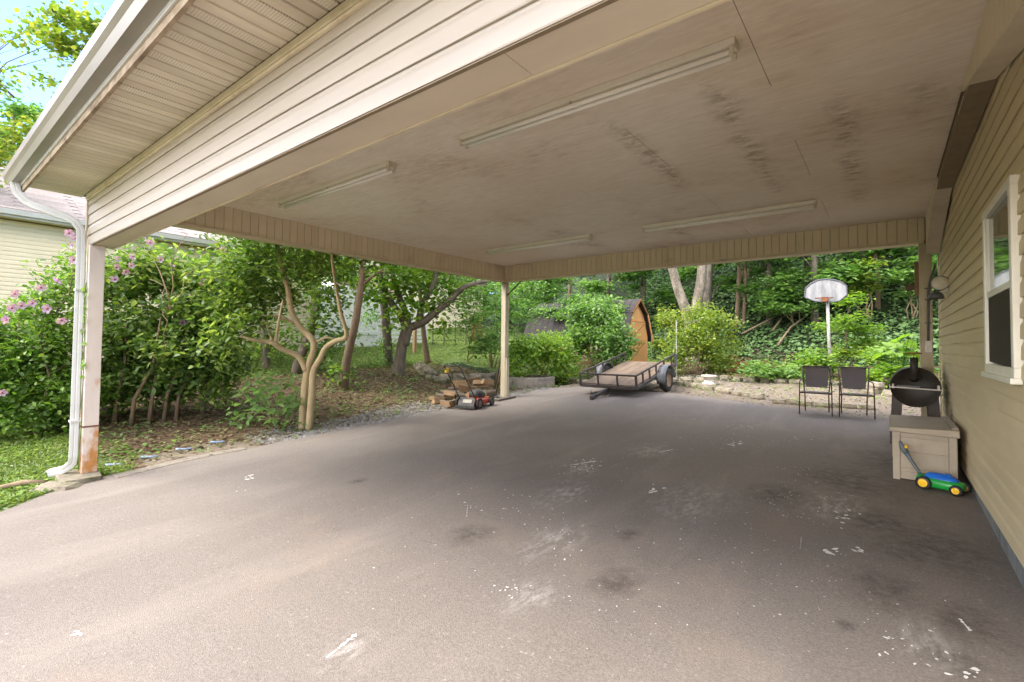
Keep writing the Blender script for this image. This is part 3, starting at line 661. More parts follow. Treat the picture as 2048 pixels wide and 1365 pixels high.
# posts
def post(x0, x1, y0, y1, z0, z1, mat, label=None):
    mb = MB().box((x0, y0, z0), (x1, y1, z1)); return mb.build('post', mat, carport, bevel=.006, label=label)
p1 = post(-7.755, -7.605, 1.425, 1.575, plane(-7.7, 1.5) - .08, ZF + .003, 'post_paint', 'front steel post with rust streaks')
MB().box((-7.762, 1.418, .555), (-7.598, 1.582, .572)).build('weld_seam', 'rust', p1)
post(-7.80, -7.66, YB + .035, YB + .175, plane(-7.7, 9.6) - .08, ZB - .012, 'old_post', 'weathered rear post')
MB().box((-7.655, YB + .05, plane(-7.6, 9.6) - .05), (-7.615, YB + .15, 1.25)).build('post_brace', 'old_post', carport)
MB().tube([(-7.655, YB + .10, 2.86), (-7.22, YB + .10, ZB - .01)], .018, 6).build('corner_brace', 'bark_brown', carport)
p3 = post(.395, .545, YB + .03, YB + .18, plane(.5, 9.6) - .1, ZB - .01, 'old_post', 'wooden post beside the house corner')
# downspout
mb = MB()
def ds(mb, pts, w=.075, d=.06):
    for a, b in zip(pts[:-1], pts[1:]): mb.bar(a, b, w, d, up=(0, 1, 0))
path = [(-8.03, .815, ZS + .03), (-8.03, .84, ZS - .09), (-7.99, .93, ZS - .20), (-7.74, 1.30, 3.05), (-7.705, 1.365, 2.92), (-7.70, 1.368, .22), (-7.72, 1.36, .12), (-7.80, 1.30, .05), (-7.93, 1.20, .01)]
Q = [Vector(p) for p in path]; pp = [Q[0]] + [Q[i].lerp(Q[i + 1], f) for i in range(len(Q) - 1) for f in (.12, .5, .88)] + [Q[-1]]
vs_, m_ = [], len(pp)
for i, p in enumerate(pp):
    t_ = (pp[min(i + 1, m_ - 1)] - pp[max(i - 1, 0)]).normalized(); a_ = Vector((1, -.25, 0)); a_ = (a_ - t_ * a_.dot(t_)).normalized(); b_ = t_.cross(a_)
    for u, v in ((-.030, -.042), (-.012, -.044), (-.006, -.039), (.006, -.039), (.012, -.044), (.030, -.042), (.033, -.036), (.034, -.01), (.030, 0), (.034, .01), (.033, .036), (.030, .042), (-.030, .042), (-.033, .036), (-.033, -.036)): vs_.append(p + a_ * u + b_ * v)
nq = 15; mb._add(vs_, [(i * nq + k, i * nq + (k + 1) % nq, (i + 1) * nq + (k + 1) % nq, (i + 1) * nq + k) for i in range(m_ - 1) for k in range(nq)] + [tuple(range(nq))], False)
dn = mb.build('downspout', 'white_metal', carport)
for z in (2.2, .62): MB().box((-7.752, 1.318, z), (-7.65, 1.425, z + .025)).build('strap', 'white_metal', dn)

# ---------------------------------------------------------------- light fixtures on the ceiling
def fixture(x0, y, label):
    L = 2.44; f = thing('strip_light', label, 'light fixture', (x0 + L / 2, y, ZC), 'strip lights on the carport ceiling')
    MB().prism([(x0, y - .055, ZC - .001), (x0, y + .055, ZC - .001), (x0, y + .050, ZC - .045), (x0, y + .022, ZC - .062), (x0, y - .022, ZC - .062), (x0, y - .050, ZC - .045)], (L, 0, 0)).build('housing', 'fixture_enamel', f, bevel=.003)
    for s in (-1, 1):
        tb = MB(); tb.tube([(x0 + .03, y + s * .037, ZC - .084), (x0 + L - .03, y + s * .037, ZC - .084)], .0185, 14); tb.build('tube', 'fluorescent_tube', f)
        for xx in (x0 + .004, x0 + L - .034):
            MB().box((xx, y + s * .037 - .014, ZC - .108), (xx + .03, y + s * .037 + .014, ZC - .04)).build('socket', 'socket_plastic', f, bevel=.003)
    for xx in (x0 - .004, x0 + L - .002):
        MB().box((xx, y - .052, ZC - .058), (xx + .006, y + .052, ZC - .001)).build('end_cap', 'socket_plastic', f)
    MB().box((x0 + L / 2 - .01, y - .053, ZC - .064), (x0 + L / 2 + .01, y + .053, ZC - .044)).build('joiner_band', 'socket_plastic', f)
    return f
fixture(-3.19, 3.30, 'strip light on the ceiling near the front header and nearest the house wall')
fixture(-6.70, 3.30, 'strip light on the ceiling near the front header, over the side by the hedge')
fixture(-6.60, 7.62, 'strip light on the ceiling by the rear corner post')
fixture(-3.17, 7.60, 'strip light on the ceiling by the rear beam, nearest the smoker')

# ---------------------------------------------------------------- wall light, conduit, bracket at the far post
fl = thing('flood_light', 'round security floodlight on a bracket at the house corner', 'floodlight', (.56, 8.62, 2.45))
mb = MB(); mb.lathe([(.0, .11), (.04, .105), (.07, .075), (.092, .02), (.098, .0), (.09, .0)], 'y', (.56, 8.46, 2.47), 26); hd = mb.build('lamp_head', 'grey_steel', fl)
mb = MB(); mb.lathe([(.0, -.004), (.05, -.002), (.088, .006), (.09, .012)], 'y', (.56, 8.46, 2.47), 26); mb.build('lens', 'socket_plastic', hd)
mb = MB(); mb.lathe([(.0, .10), (.045, .09), (.075, .05), (.088, .0), (.08, .0), (.05, .03), (0, .04)], 'z', (.525, 8.55, 2.27), 22); mb.build('lamp_head', 'grey_steel', fl)
MB().tube([(.625, 8.62, 2.42), (.58, 8.57, 2.44), (.56, 8.55, 2.46)], .02, 8).tube([(.625, 8.62, 2.42), (.545, 8.57, 2.38)], .018, 8).build('arm', 'grey_steel', fl)
MB().box((.60, 8.54, 2.36), (.652, 8.68, 2.50)).build('mounting_box', 'window_vinyl', fl, bevel=.006)
cd = thing('conduit', 'grey electrical conduit running down the post to an outlet box', 'conduit', (.50, YB + .02, 1.55))
MB().tube([(.585, YB - .03, 2.86), (.57, YB - .005, 2.80), (.53, YB + .008, 2.68), (.497, YB + .012, 2.45), (.49, YB + .013, 2.1), (.488, YB + .013, 1.72)], .016, 8).build('pipe', 'grey_steel', cd)
for z in (2.5, 2.33, 1.98): MB().box((.455, YB + .006, z), (.53, YB + .031, z + .018)).build('clip', 'grey_steel', cd)
MB().box((.445, YB - .028, 1.54), (.535, YB + .03, 1.72)).build('outlet_box', 'galvanised', cd, bevel=.006)
bk = thing('wood_bracket', 'small weathered wood bracket nailed to the side of the far post', 'bracket', (.38, YB + .12, 2.6))
MB().box((.345, YB + .06, 2.42), (.394, YB + .15, 2.92)).build('upright', 'split_wood', bk)
MB().box((.235, YB + .06, 2.50), (.344, YB + .14, 2.59)).build('peg', 'deck_plank', bk)

# ---------------------------------------------------------------- storage box with toy mower in front
simple('resin_taupe', (.36, .305, .235), (.31, .26, .20), 6, .55, .12, 80, var=.03, dirt=(.22, .18, .13), dscale=3, drange=(.55, .8))
bx0, bx1, by0, by1 = .035, .565, 6.83, 8.02; bz = plane(.3, 7.4) - .012; bt = .685
sb = thing('storage_box', 'taupe plastic deck storage box standing against the house wall', 'storage box', ((bx0 + bx1) / 2, (by0 + by1) / 2, bz))
t_ = .02
MB().box((bx0 + .02, by0 + .02, bz), (bx1 - .02, by1 - .02, bt)).build('body', 'resin_taupe', sb)
for (x, y) in ((bx0, by0), (bx1 - .065, by0), (bx0, by1 - .065), (bx1 - .065, by1 - .065)):
    MB().box((x, y, bz - .02), (x + .065, y + .065, bt - .002)).build('corner_post', 'resin_taupe', sb, bevel=.006)
for z0, z1, d in ((bz + .0, bz + .085, .012), (bz + .09, bz + .125, .008), (bt - .21, bt - .06, .010), (bt - .055, bt - .003, .014)):
    MB().box((bx0 + .068, by0 + .02 - d, z0 + .002), (bx1 - .068, by0 + .024, z1 - .002)).build('front_panel', 'resin_taupe', sb, bevel=.003)
    MB().box((bx0 + .02 - d, by0 + .068, z0 + .002), (bx0 + .024, by1 - .068, z1 - .002)).build('side_panel', 'resin_taupe', sb, bevel=.003)
rb = MB().box((bx0 + .07, by0 + .009, 0), (bx0 + .092, by0 + .022, bt - .21 - bz - .128)).mesh('rib')
for k in range(17): link('rib', rb, 'resin_taupe', sb, (k * .0228, 0, bz + .127))
lid = MB(); lid.prism([(bx0 - .03, by0 - .035, bt), (bx1 + .02, by0 - .035, bt - .012), (bx1 + .02, by0 - .035, bt + .068), (bx0 - .03, by0 - .035, bt + .05)], (0, by1 - by0 + .05, 0))
ld = lid.build('lid', 'resin_taupe', sb, bevel=.012)
MB().prism([(bx1 - .045, by0 + .01, bt + .069), (bx1 + .015, by0 + .01, bt + .071), (bx1 + .015, by0 + .01, bt + .088), (bx1 - .045, by0 + .01, bt + .085)], (0, by1 - by0 - .06, 0)).build('hinge_rail', 'resin_taupe', ld, bevel=.004)
simple('toy_green', (.012, .30, .045), (.010, .25, .04), 6, .3, 0, var=0, spec=.5, dirt=(.05, .16, .05), dscale=7, drange=(.62, .8))
simple('toy_blue', (.010, .13, .55), (.009, .11, .48), 6, .3, 0, var=0, spec=.5, dirt=(.06, .14, .34), dscale=7, drange=(.62, .8))
simple('toy_yellow', (.85, .52, .015), (.78, .46, .012), 6, .35, 0, var=0, spec=.5)
simple('toy_grey', (.10, .125, .145), (.075, .095, .11), 6, .45, .1, var=0)
simple('toy_black', (.018, .018, .02), None, 6, .5, .1, var=0)
# toy mower, local +x is its front
ty = thing('toy_mower', 'green and blue plastic toy lawn mower with yellow wheel hubs', 'toy', (.425, 6.60, plane(.425, 6.60)), rotz=math.radians(-22), local=True); ty.scale = (.86, .86, .86)
def shell(levels, n=28):
    """superellipse levels (cx, z, rx, ry, power)"""
    mb = MB(); vs = []
    for (cx_, z_, rx, ry, pw) in levels:
        for k in range(n):
            a = 2 * math.pi * k / n; c, s = math.cos(a), math.sin(a)
            vs.append((cx_ + rx * math.copysign(abs(c) ** (2 / pw), c), ry * math.copysign(abs(s) ** (2 / pw), s), z_))
    fs = [(i * n + k, i * n + (k + 1) % n, (i + 1) * n + (k + 1) % n, (i + 1) * n + k) for i in range(len(levels) - 1) for k in range(n)]
    fs += [tuple(reversed(range(n))), tuple((len(levels) - 1) * n + k for k in range(n))]; mb._add(vs, fs, True); return mb
shell([(0, .035, .175, .10, 3.2), (0, .055, .205, .118, 3), (0.0, .10, .215, .120, 2.8), (-.005, .125, .205, .112, 2.7), (-.01, .14, .17, .095, 2.5)]).build('deck', 'toy_green', ty)
bl = shell([(.0, .125, .165, .096, 2.6), (-.005, .150, .158, .090, 2.6), (-.015, .178, .13, .074, 2.5), (-.03, .196, .085, .052, 2.3), (-.035, .202, .03, .02, 2)]).build('engine_cover', 'toy_blue', ty)
MB().lathe([(0, .045), (.02, .043), (.034, .03), (.036, 0)], 'z', (.055, .0, .165), 16).build('cap', 'toy_blue', bl)
shell([(-.19, .05, .04, .09, 2.5), (-.195, .12, .045, .09, 2.5), (-.19, .155, .03, .05, 2.3)]).build('handle_socket', 'toy_green', ty)
for (x, s, r) in ((-.135, -1, .078), (-.135, 1, .078), (.165, -1, .060), (.165, 1, .060)):
    mb = MB(); mb.lathe([(r * .6, -.022), (r * .93, -.022), (r, -.012), (r, .012), (r * .93, .022), (r * .6, .022)], 'y', (x, s * .128, r), 22)
    wl_ = mb.build('wheel', 'toy_black', ty)
    mb = MB(); mb.lathe([(0, .03), (r * .18, .030), (r * .22, .022), (r * .45, .016), (r * .60, .022), (r * .66, .016), (r * .66, -.018), (0, -.018)], 'y', (x, s * .128, r), 18)
    if s < 0: mb.v = [(a, 2 * s * .128 - b, c) for a, b, c in mb.v]
    mb.build('hub', 'toy_yellow', wl_)
mb = MB(); mb.tube([(-.185, 0, .12), (-.24, 0, .20), (-.31, .0, .315), (-.345, 0, .375)], [.017, .017, .019, .03], 10); hn = mb.build('handle', 'toy_grey', ty)
MB().tube([(-.345, 0, .372), (-.375, 0, .42), (-.40, .0, .47), (-.41, 0, .51)], [.03, .034, .022, .014], 10).build('grip', 'toy_grey', hn)
MB().lathe([(0, -.02), (.018, -.016), (.02, 0), (.018, .016), (0, .02)], 'y', (-.345, 0, .45), 12).build('knob', 'toy_yellow', hn)

# ---------------------------------------------------------------- barrel smoker
simple('smoker_black', (.020, .017, .014), (.032, .025, .018), 10, .5, .25, 50, var=0, dirt=(.10, .055, .028), dscale=4, drange=(.6, .85))
gz = plane(.3, 9.0); gy0, gy1, gc, gr = 8.72, 9.40, (.30, 1.065), .272
sk = thing('barrel_smoker', 'black barrel smoker grill with chimney stack and side shelf', 'grill', (.30, 9.05, gz))
mb = MB(); mb.lathe([(0, gy0 + .012), (gr - .01, gy0 + .012), (gr - .006, gy0), (gr + .004, gy0), (gr + .004, gy0 + .02), (gr, gy0 + .022), (gr, gy1), (0, gy1)], 'y', (gc[0], 0, gc[1]), 40); br = mb.build('barrel', 'smoker_black', sk)
MB().box((gc[0] - gr + .012, gy0 - .008, gc[1] - .006), (gc[0] + gr - .012, gy0 + .006, gc[1] + .006)).build('lid_seam', 'dark_hole', br)
MB().bar((gc[0] - gr - .005, gy0 - .05, gc[1] - .004), (gc[0] + gr + .01, gy0 - .05, gc[1] - .022), .03, .016).build('shelf_bar', 'galvanised', sk)
for sx_ in (-1, 1): MB().box((gc[0] + sx_ * (gr - .03) - .012, gy0 - .055, gc[1] - .02), (gc[0] + sx_ * (gr - .03) + .012, gy0 + .008, gc[1] + .038)).build('shelf_bracket', 'galvanised', sk)
MB().box((gc[0] - .20, gy0 - .062, gc[1] + .0), (gc[0] + .05, gy0 - .034, gc[1] + .022)).build('tool_rail', 'grey_steel', sk)
st_ = MB(); st_.tube([(gc[0] - .01, gy0 - .05, 1.20), (gc[0] - .01, gy0 - .05, 1.48)], .045, 18); ch = st_.build('chimney', 'smoker_black', sk)
MB().tube([(gc[0] - .01, gy0 + .015, 1.18), (gc[0] - .01, gy0 - .03, 1.20), (gc[0] - .01, gy0 - .05, 1.24)], .048, 14).build('elbow', 'smoker_black', ch)
mb = MB(); mb.lathe([(.075, gy0), (.080, gy0 - .004), (.082, gy0 + .008)], 'y', (gc[0] - .01, 0, 1.19), 20); mb.build('flange', 'smoker_black', ch)
MB().box((gc[0] - .092, gy0 - .12, 1.525), (gc[0] + .072, gy0 + .02, 1.545)).tube([(gc[0] - .01, gy0 - .05, 1.47), (gc[0] - .01, gy0 - .05, 1.53)], .006, 6).build('rain_cap', 'rust', ch)
for y in (gy0 + .05, gy1 - .09):
    for s in (-1, 1):
        MB().prism([(gc[0] + s * .14, y, .85), (gc[0] + s * .25, y, .93), (gc[0] + s * .285, y, gz - .0), (gc[0] + s * .17, y, gz - .0)], (0, .035, 0)).build('leg', 'black_steel', sk)
MB().box((gc[0] - .20, gy0 + .06, gz + .18), (gc[0] + .20, gy1 - .06, gz + .20)).build('bottom_shelf', 'black_steel', sk)
MB().tube([(gc[0] - gr * .98, gy0 + .2, 1.13), (gc[0] - gr - .07, gy0 + .16, 1.16), (gc[0] - gr - .07, gy0 + .42, 1.16), (gc[0] - gr * .98, gy0 + .38, 1.13)], .011, 8).build('lid_handle', 'galvanised', sk)
bu = thing('grease_bucket', 'small galvanised bucket on the rack under the smoker', 'bucket', (.26, 8.95, gz + .20))
MB().lathe([(0, gz + .20), (.06, gz + .20), (.075, gz + .36), (.079, gz + .365), (.072, gz + .365), (.058, gz + .215), (0, gz + .215)], 'z', (.26, 8.95, 0), 18).build('pail', 'galvanised', bu)

# ---------------------------------------------------------------- two patio chairs, facing the carport
t = NT('wicker'); w_ = t.n.new('ShaderNodeTexWave'); t.l.new(t.map((1, 1, 1)), w_.inputs['Vector']); w_.inputs['Scale'].default_value = 22
w2 = t.n.new('ShaderNodeTexWave'); w2.bands_direction = 'Z'; t.l.new(t.map((1, 1, 1)), w2.inputs['Vector']); w2.inputs['Scale'].default_value = 34
hh = t.math('MULTIPLY', w_.outputs['Fac'], w2.outputs['Fac'])
t.done(t.pbr(t.ramp(hh, .1, .8, (.040, .031, .030), (.15, .125, .12)), .6, 0, t.bump(hh, .6, .004)))
simple('chair_tube', (.030, .022, .018), (.055, .030, .020), 12, .45, .15, 60, var=.05)
def chair(loc, rz_, label):
    c = thing('patio_chair', label, 'chair', loc, 'patio chairs at the rear edge of the driveway', rz_, local=True)
    W2, sd_ = .245, .26                                   # local -y is the front
    for s in (-1, 1):
        MB().tube([(s * (W2 + .02), -sd_, 0), (s * (W2 + .015), -sd_ + .005, .42), (s * (W2 + .012), -sd_ + .02, .60), (s * (W2 + .008), -sd_ + .07, .645)], .0105, 8).build('leg', 'chair_tube', c)
        MB().tube([(s * (W2 + .008), -sd_ + .07, .645), (s * W2, 0, .65), (s * (W2 - .03), .17, .655)], .0105, 8).build('armrest', 'chair_tube', c)
        MB().tube([(s * (W2 - .045), .30, 0), (s * (W2 - .045), .20, .38), (s * (W2 - .035), .185, .45), (s * (W2 - .015), .25, .70), (s * (W2 - .0), .33, .90)], .0115, 8).build('leg', 'chair_tube', c)
        MB().tube([(s * (W2 + .015), -sd_ + .005, .415), (s * (W2 - .045), .19, .40)], .010, 8).build('seat_rail', 'chair_tube', c)
    MB().tube([(-W2, .33, .90), (0, .335, .905), (W2, .33, .90)], .0115, 8).build('top_rail', 'chair_tube', c)
    MB().tube([(-W2 + .032, .197, .505), (W2 - .032, .197, .505)], .009, 8).build('lower_rail', 'chair_tube', c)
    b = MB(); n_ = 10
    for i in range(n_):
        a0, a1 = i / n_, (i + 1) / n_
        def pt(f, sx_, off=0): z_ = .515 + (.89 - .515) * f; return (sx_ * (W2 - .065 + .025 * f), .197 + .135 * f + .02 * math.sin(f * math.pi) + off, z_)
        b._add([pt(a0, -1), pt(a0, 1), pt(a1, 1), pt(a1, -1), pt(a0, -1, .008), pt(a0, 1, .008), pt(a1, 1, .008), pt(a1, -1, .008)], [(0, 1, 2, 3), (7, 6, 5, 4), (0, 3, 7, 4), (1, 5, 6, 2)])
    b.build('backrest', 'wicker', c)
    s_ = MB()
    for i in range(8):
        f0, f1 = i / 8, (i + 1) / 8
        def sp_(f, sx_, o=0): return (sx_ * (W2 + .005 - .05 * f), -sd_ + .01 + .45 * f, .425 - .022 * math.sin(f * math.pi) - .012 * f + o)
        s_._add([sp_(f0, -1), sp_(f0, 1), sp_(f1, 1), sp_(f1, -1), sp_(f0, -1, -.014), sp_(f0, 1, -.014), sp_(f1, 1, -.014), sp_(f1, -1, -.014)], [(0, 1, 2, 3), (7, 6, 5, 4), (0, 4, 7, 3), (1, 2, 6, 5)])
    s_._add([sp_(0, -1), sp_(0, 1), sp_(0, 1, -.014), sp_(0, -1, -.014)], [(0, 1, 2, 3)]); s_.build('seat', 'wicker', c)
    MB().tube([(-W2 - .01, -sd_ + .005, .41), (W2 + .01, -sd_ + .005, .41)], .011, 8).build('front_rail', 'chair_tube', c)
    return c
a0 = on_drive((1597, 829)); a1 = on_drive((1663, 834)); m0 = (a0 + a1) / 2
chair((m0[0], m0[1] + .26, plane(m0[0], m0[1] + .26)), math.radians(3), 'black wicker patio chair farther from the smoker, in front of the basketball pole')
a0 = on_drive((1672, 834)); a1 = on_drive((1743, 835)); m1 = (a0 + a1) / 2
chair((m0[0] + .62, m0[1] + .30, plane(m0[0] + .62, m0[1] + .3)), math.radians(7), 'black wicker patio chair next to the barrel smoker')

# ---------------------------------------------------------------- basketball hoop
t = NT('backboard_white'); v = t.map((1, 1, .22))
c = t.mix(t.ramp(t.noise(7, 6, .65, v), .42, .70), (.29, .285, .28), (.14, .14, .14))
c = t.mix(t.math('MULTIPLY', t.ramp(t.noise(40, 4, .7), .60, .72), .6), c, (.13, .13, .13)); t.done(t.pbr(c, .6))
hp = onground((1663, 754)); hx, hy = float(hp[0]), float(hp[1]); hz_ = float(H(hx, hy))
hoop = thing('basketball_hoop', 'weathered fan-shaped basketball backboard with rusty rim on a leaning pole', 'basketball hoop', (hx, hy, hz_))
bb = lambda p: ony(p, hy - .35)
tp = bb((1654, 600))
MB().tube([(hx, hy, hz_ - .1), (hx - .05, hy - .12, (hz_ + tp[2]) / 2), (tp[0], hy - .24, tp[2] + .25)], .045, 12).build('pole', 'galvanised', hoop)
out_ = [(1611, 577), (1609.5, 595), (1627, 602), (1640, 604), (1668, 604), (1679, 602), (1694, 590), (1693, 572), (1683, 565), (1668, 560), (1652, 558.5), (1636, 560.5), (1622, 567)]
mb = MB(); mb.prism([tuple(bb(p)) for p in out_], (0, .03, 0)); bd = mb.build('backboard', 'backboard_white', hoop)
fr = MB(); loop = [tuple(bb(p) + np.array([0, -.004, 0])) for p in out_ + out_[:2]]; fr.tube(loop, .020, 6, caps=False); fr.build('edge_band', 'grey_steel', bd)
rc = bb((1650, 598)); rim = MB(); cx0, cy0, cz0 = float(rc[0]), hy - .35 - .28, float(rc[2])
rim.tube([(cx0 + .225 * math.cos(a), cy0 + .225 * math.sin(a), cz0) for a in np.linspace(0, 2 * math.pi, 28)], .011, 6, caps=False); rm = rim.build('rim', 'rust', hoop)
MB().box((cx0 - .08, hy - .42, cz0 - .09), (cx0 + .08, hy - .351, cz0 + .05)).build('rim_bracket', 'rust', rm)
MB().bar((tp[0], hy - .24, tp[2] + .2), (cx0, hy - .318, cz0 + .1), .06, .06).build('board_mount', 'galvanised', hoop)

# ---------------------------------------------------------------- utility trailer
TX, TY = -5.662, 12.90; tp_ = .185
tz = plane(TX, TY) + .0
tr = thing('utility_trailer', 'black steel utility trailer with plank deck, tongue resting on the driveway', 'trailer', (TX, TY, tz + .32), local=True)
tr.rotation_euler = (tp_, 0, 0)             # nose (-y) down
TW, FY, RY, DZ, RH = 1.567, -1.615, 1.223, .176, .289
def steel(mbf, name, mat='black_steel', par=tr, bevel=0): return mbf.build(name, mat, par, bevel=bevel)
h2 = TW / 2
for s in (-1, 1):
    steel(MB().bar((s * h2, FY, DZ - .03), (s * h2, RY, DZ - .03), .05, .075), 'side_frame')
    steel(MB().bar((s * h2, FY - .02, DZ + RH), (s * h2, RY + .02, DZ + RH), .04, .04), 'side_rail')
    for y in (FY + .42, FY + .86, FY + 1.32, FY + 1.9, RY - .35, RY): steel(MB().bar((s * h2, y, DZ + .008), (s * h2, y, DZ + RH - .021), .05, .035, up=(1, 0, 0)), 'upright')
    steel(MB().bar((s * h2, FY, DZ - .06), (s * h2, FY, DZ + RH - .021), .05, .05, up=(1, 0, 0)), 'corner_upright')
steel(MB().bar((-h2 + .021, FY, DZ + RH), (h2 - .021, FY, DZ + RH), .04, .04), 'front_rail')
steel(MB().bar((-h2 + .026, FY, DZ - .03), (h2 - .026, FY, DZ - .03), .05, .075), 'front_frame')
steel(MB().bar((-h2 + .026, RY, DZ - .03), (h2 - .026, RY, DZ - .03), .05, .075), 'rear_frame')
for x in (-.26, .28): steel(MB().bar((x, FY - .004, DZ + .009), (x, FY - .004, DZ + RH - .021), .055, .03, up=(1, 0, 0)), 'upright')
steel(MB().box((h2 + .026, RY - .16, DZ - .06), (h2 + .036, RY + .06, DZ + RH - .02)), 'tail_bracket', 'grey_steel')
npl = 6; pw = (TW - .06) / npl
for k in range(npl):
    x0 = -h2 + .03 + k * pw
    MB().box((x0 + .004, FY + .03, DZ - .0 + rs.uniform(-.004, .004)), (x0 + pw - .004, RY - .03, DZ + .032)).build('deck_plank', 'deck_plank', tr)
for y in (FY + .5, -.3, .5): steel(MB().bar((-h2 + .03, y, DZ - .045), (h2 - .03, y, DZ - .045), .04, .06), 'cross_member')
steel(MB().tube([(-h2 - .10, 0, 0), (h2 + .10, 0, 0)], .03, 10), 'axle')
for s in (-1, 1): steel(MB().bar((s * (h2 - .08), -.3, DZ - .10), (s * (h2 - .08), .3, DZ - .10), .05, .05), 'leaf_spring'); 
tng = steel(MB().bar((0, FY + .5, DZ - .085), (0, FY - .76, DZ - .085), .075, .075), 'tongue')
MB().box((-.045, FY - .87, DZ - .125), (.045, FY - .70, DZ - .035)).lathe([(.0, DZ - .03), (.05, DZ - .03), (.058, DZ - .06), (.058, DZ - .135), (.03, DZ - .14)], 'z', (0, FY - .86, 0), 14).build('coupler', 'black_steel', tng)
MB().tube([(-.02, FY - .80, DZ - .035), (-.04, FY - .82, DZ + .03), (-.05, FY - .80, DZ + .075)], .012, 8).build('latch', 'black_steel', tng)
MB().tube([(.03, FY + .1, DZ - .13), (.09, FY - .12, DZ - .20), (.10, FY - .3, DZ - .19)], .008, 6).build('safety_chain', 'galvanised', tng)
for s in (-1, 1):
    xw = s * (h2 + .135); prof = [(.20, -.095), (.285, -.095), (.312, -.075), (.322, -.05), (.322, .05), (.312, .075), (.285, .095), (.20, .095)]
    mb = MB(); mb.lathe(prof, 'x', (xw, 0, 0), 30); whl = mb.build('wheel', 'rubber', tr)
    mb = MB(); mb.lathe([(0, .03), (.05, .035), (.055, .02), (.10, .01), (.16, .03), (.19, .07), (.205, .085), (.205, -.08), (0, -.08)], 'x', (xw, 0, 0), 24)
    if s < 0: mb.v = [(2 * xw - a, b, c) for a, b, c in mb.v]
    rm_ = mb.build('rim', 'rusty_rim', whl)
    fd = MB(); n_ = 14; vs = []
    for i in range(n_ + 1):
        a = math.radians(-8 + 196 * i / n_); r_ = .40
        for xx in (s * (h2 + .028), s * (h2 + .26)): vs.append((xx, -r_ * math.cos(a), r_ * math.sin(a) * .95 + .02))
    fd._add(vs, [(2 * i, 2 * i + 1, 2 * i + 3, 2 * i + 2) for i in range(n_)], True)
    fo = fd.build('fender', 'grey_steel', tr); so = fo.modifiers.new('thick', 'SOLIDIFY'); so.thickness = .012
rk = on_drive((1318, 783))
mb = MB(); mb.lathe([(.0, -.02), (.11, -.02), (.13, .04), (.10, .10), (.04, .125), (0, .125)], 'z', (0, 0, 0), 9)
r_ = random.Random(8); mb.v = [(a * (1 + r_.uniform(-.2, .2)) + .0, b * (1 + r_.uniform(-.2, .2)), c * (1 + r_.uniform(-.15, .15))) for a, b, c in mb.v]
rock = link('chock_rock', mb.mesh('chock_rock'), 'stone', None, (float(rk[0]) + .02, float(rk[1]) + .0, plane(rk[0], rk[1]))); tag(rock, 'pinkish rock chocking the trailer wheel', 'rock')

# ---------------------------------------------------------------- red walk-behind mower beside the rear post
simple('mower_red', (.42, .030, .018), (.33, .028, .018), 8, .45, .1, 60, var=0, dirt=(.16, .08, .05), dscale=5, drange=(.5, .75))
simple('mower_orange', (.70, .20, .02), None, 8, .5, 0, var=0)
simple('mower_yellow', (.78, .52, .03), None, 8, .5, 0, var=0)
simple('mower_black', (.030, .030, .031), (.05, .047, .044), 10, .6, .2, 60, var=.05, dirt=(.15, .12, .09), dscale=5, drange=(.5, .75))
simple('warning_label', (.42, .38, .31), (.30, .27, .22), 25, .6, 0, var=0)
q0 = on_drive((957, 819)); q1 = on_drive((998, 806)); hdg = math.atan2(q1[1] - q0[1], q1[0] - q0[0])
fw = np.array([math.cos(hdg), math.sin(hdg)]); rt = np.array([fw[1], -fw[0]])
mc = q0[:2] + fw * .30 - rt * .24
mw = thing('lawn_mower', 'dirty red push mower with folded-back black handle beside the firewood', 'lawn mower', (mc[0], mc[1], plane(*mc)), rotz=hdg, local=True)
shell([(0, .07, .34, .22, 4), (0, .09, .36, .235, 4), (0, .16, .355, .23, 3.6), (0.01, .20, .31, .19, 3.2), (.02, .215, .2, .13, 3)]).build('deck', 'mower_red', mw)
shell([(.04, .21, .16, .15, 3), (.04, .30, .165, .155, 3), (.04, .34, .15, .14, 2.6), (.03, .375, .10, .10, 2.4), (.03, .385, .05, .05, 2)]).build('engine', 'mower_black', mw)
MB().box((.20, -.10, .20), (.30, .02, .30)).build('air_filter', 'mower_black', mw, bevel=.02)
MB().box((.33, -.16, .10), (.385, .16, .20)).build('front_guard', 'mower_orange', mw, bevel=.02)
fp = MB().prism([(-.35, -.20, .23), (-.35, .20, .23), (-.46, .20, .05), (-.46, -.20, .05)], (.02, 0, .008)).build('rear_flap', 'mower_black', mw, bevel=.005)
MB().prism([(-.371, -.12, .198), (-.371, .10, .198), (-.412, .10, .13), (-.412, -.12, .13)], (-.004, 0, -.002)).build('warning_label', 'warning_label', fp)
MB().bar((-.47, -.235, .045), (-.47, .235, .045), .04, .05).build('rear_skirt', 'mower_black', mw)
for (x, s, r) in ((-.29, -1, .118), (-.29, 1, .118), (.29, -1, .10), (.29, 1, .10)):
    mb = MB(); mb.lathe([(r * .65, -.022), (r * .95, -.022), (r, -.012), (r, .012), (r * .95, .022), (r * .65, .022)], 'y', (x, s * .262, r), 24); wl_ = mb.build('wheel', 'rubber', mw)
    mb = MB(); mb.lathe([(0, .025), (r * .2, .025), (r * .25, .012), (r * .6, .008), (r * .7, .018), (r * .7, -.018), (0, -.018)], 'y', (x, s * .262, r), 18)
    if s < 0: mb.v = [(a, 2 * s * .262 - b, c) for a, b, c in mb.v]
    mb.build('hub', 'rusty_rim', wl_)
for s in (-1, 1): MB().tube([(-.33, s * .20, .18), (-.55, s * .195, .42), (-.80, s * .19, .70), (-1.02, s * .185, .93)], .0125, 8).build('handle_tube', 'mower_black', mw)
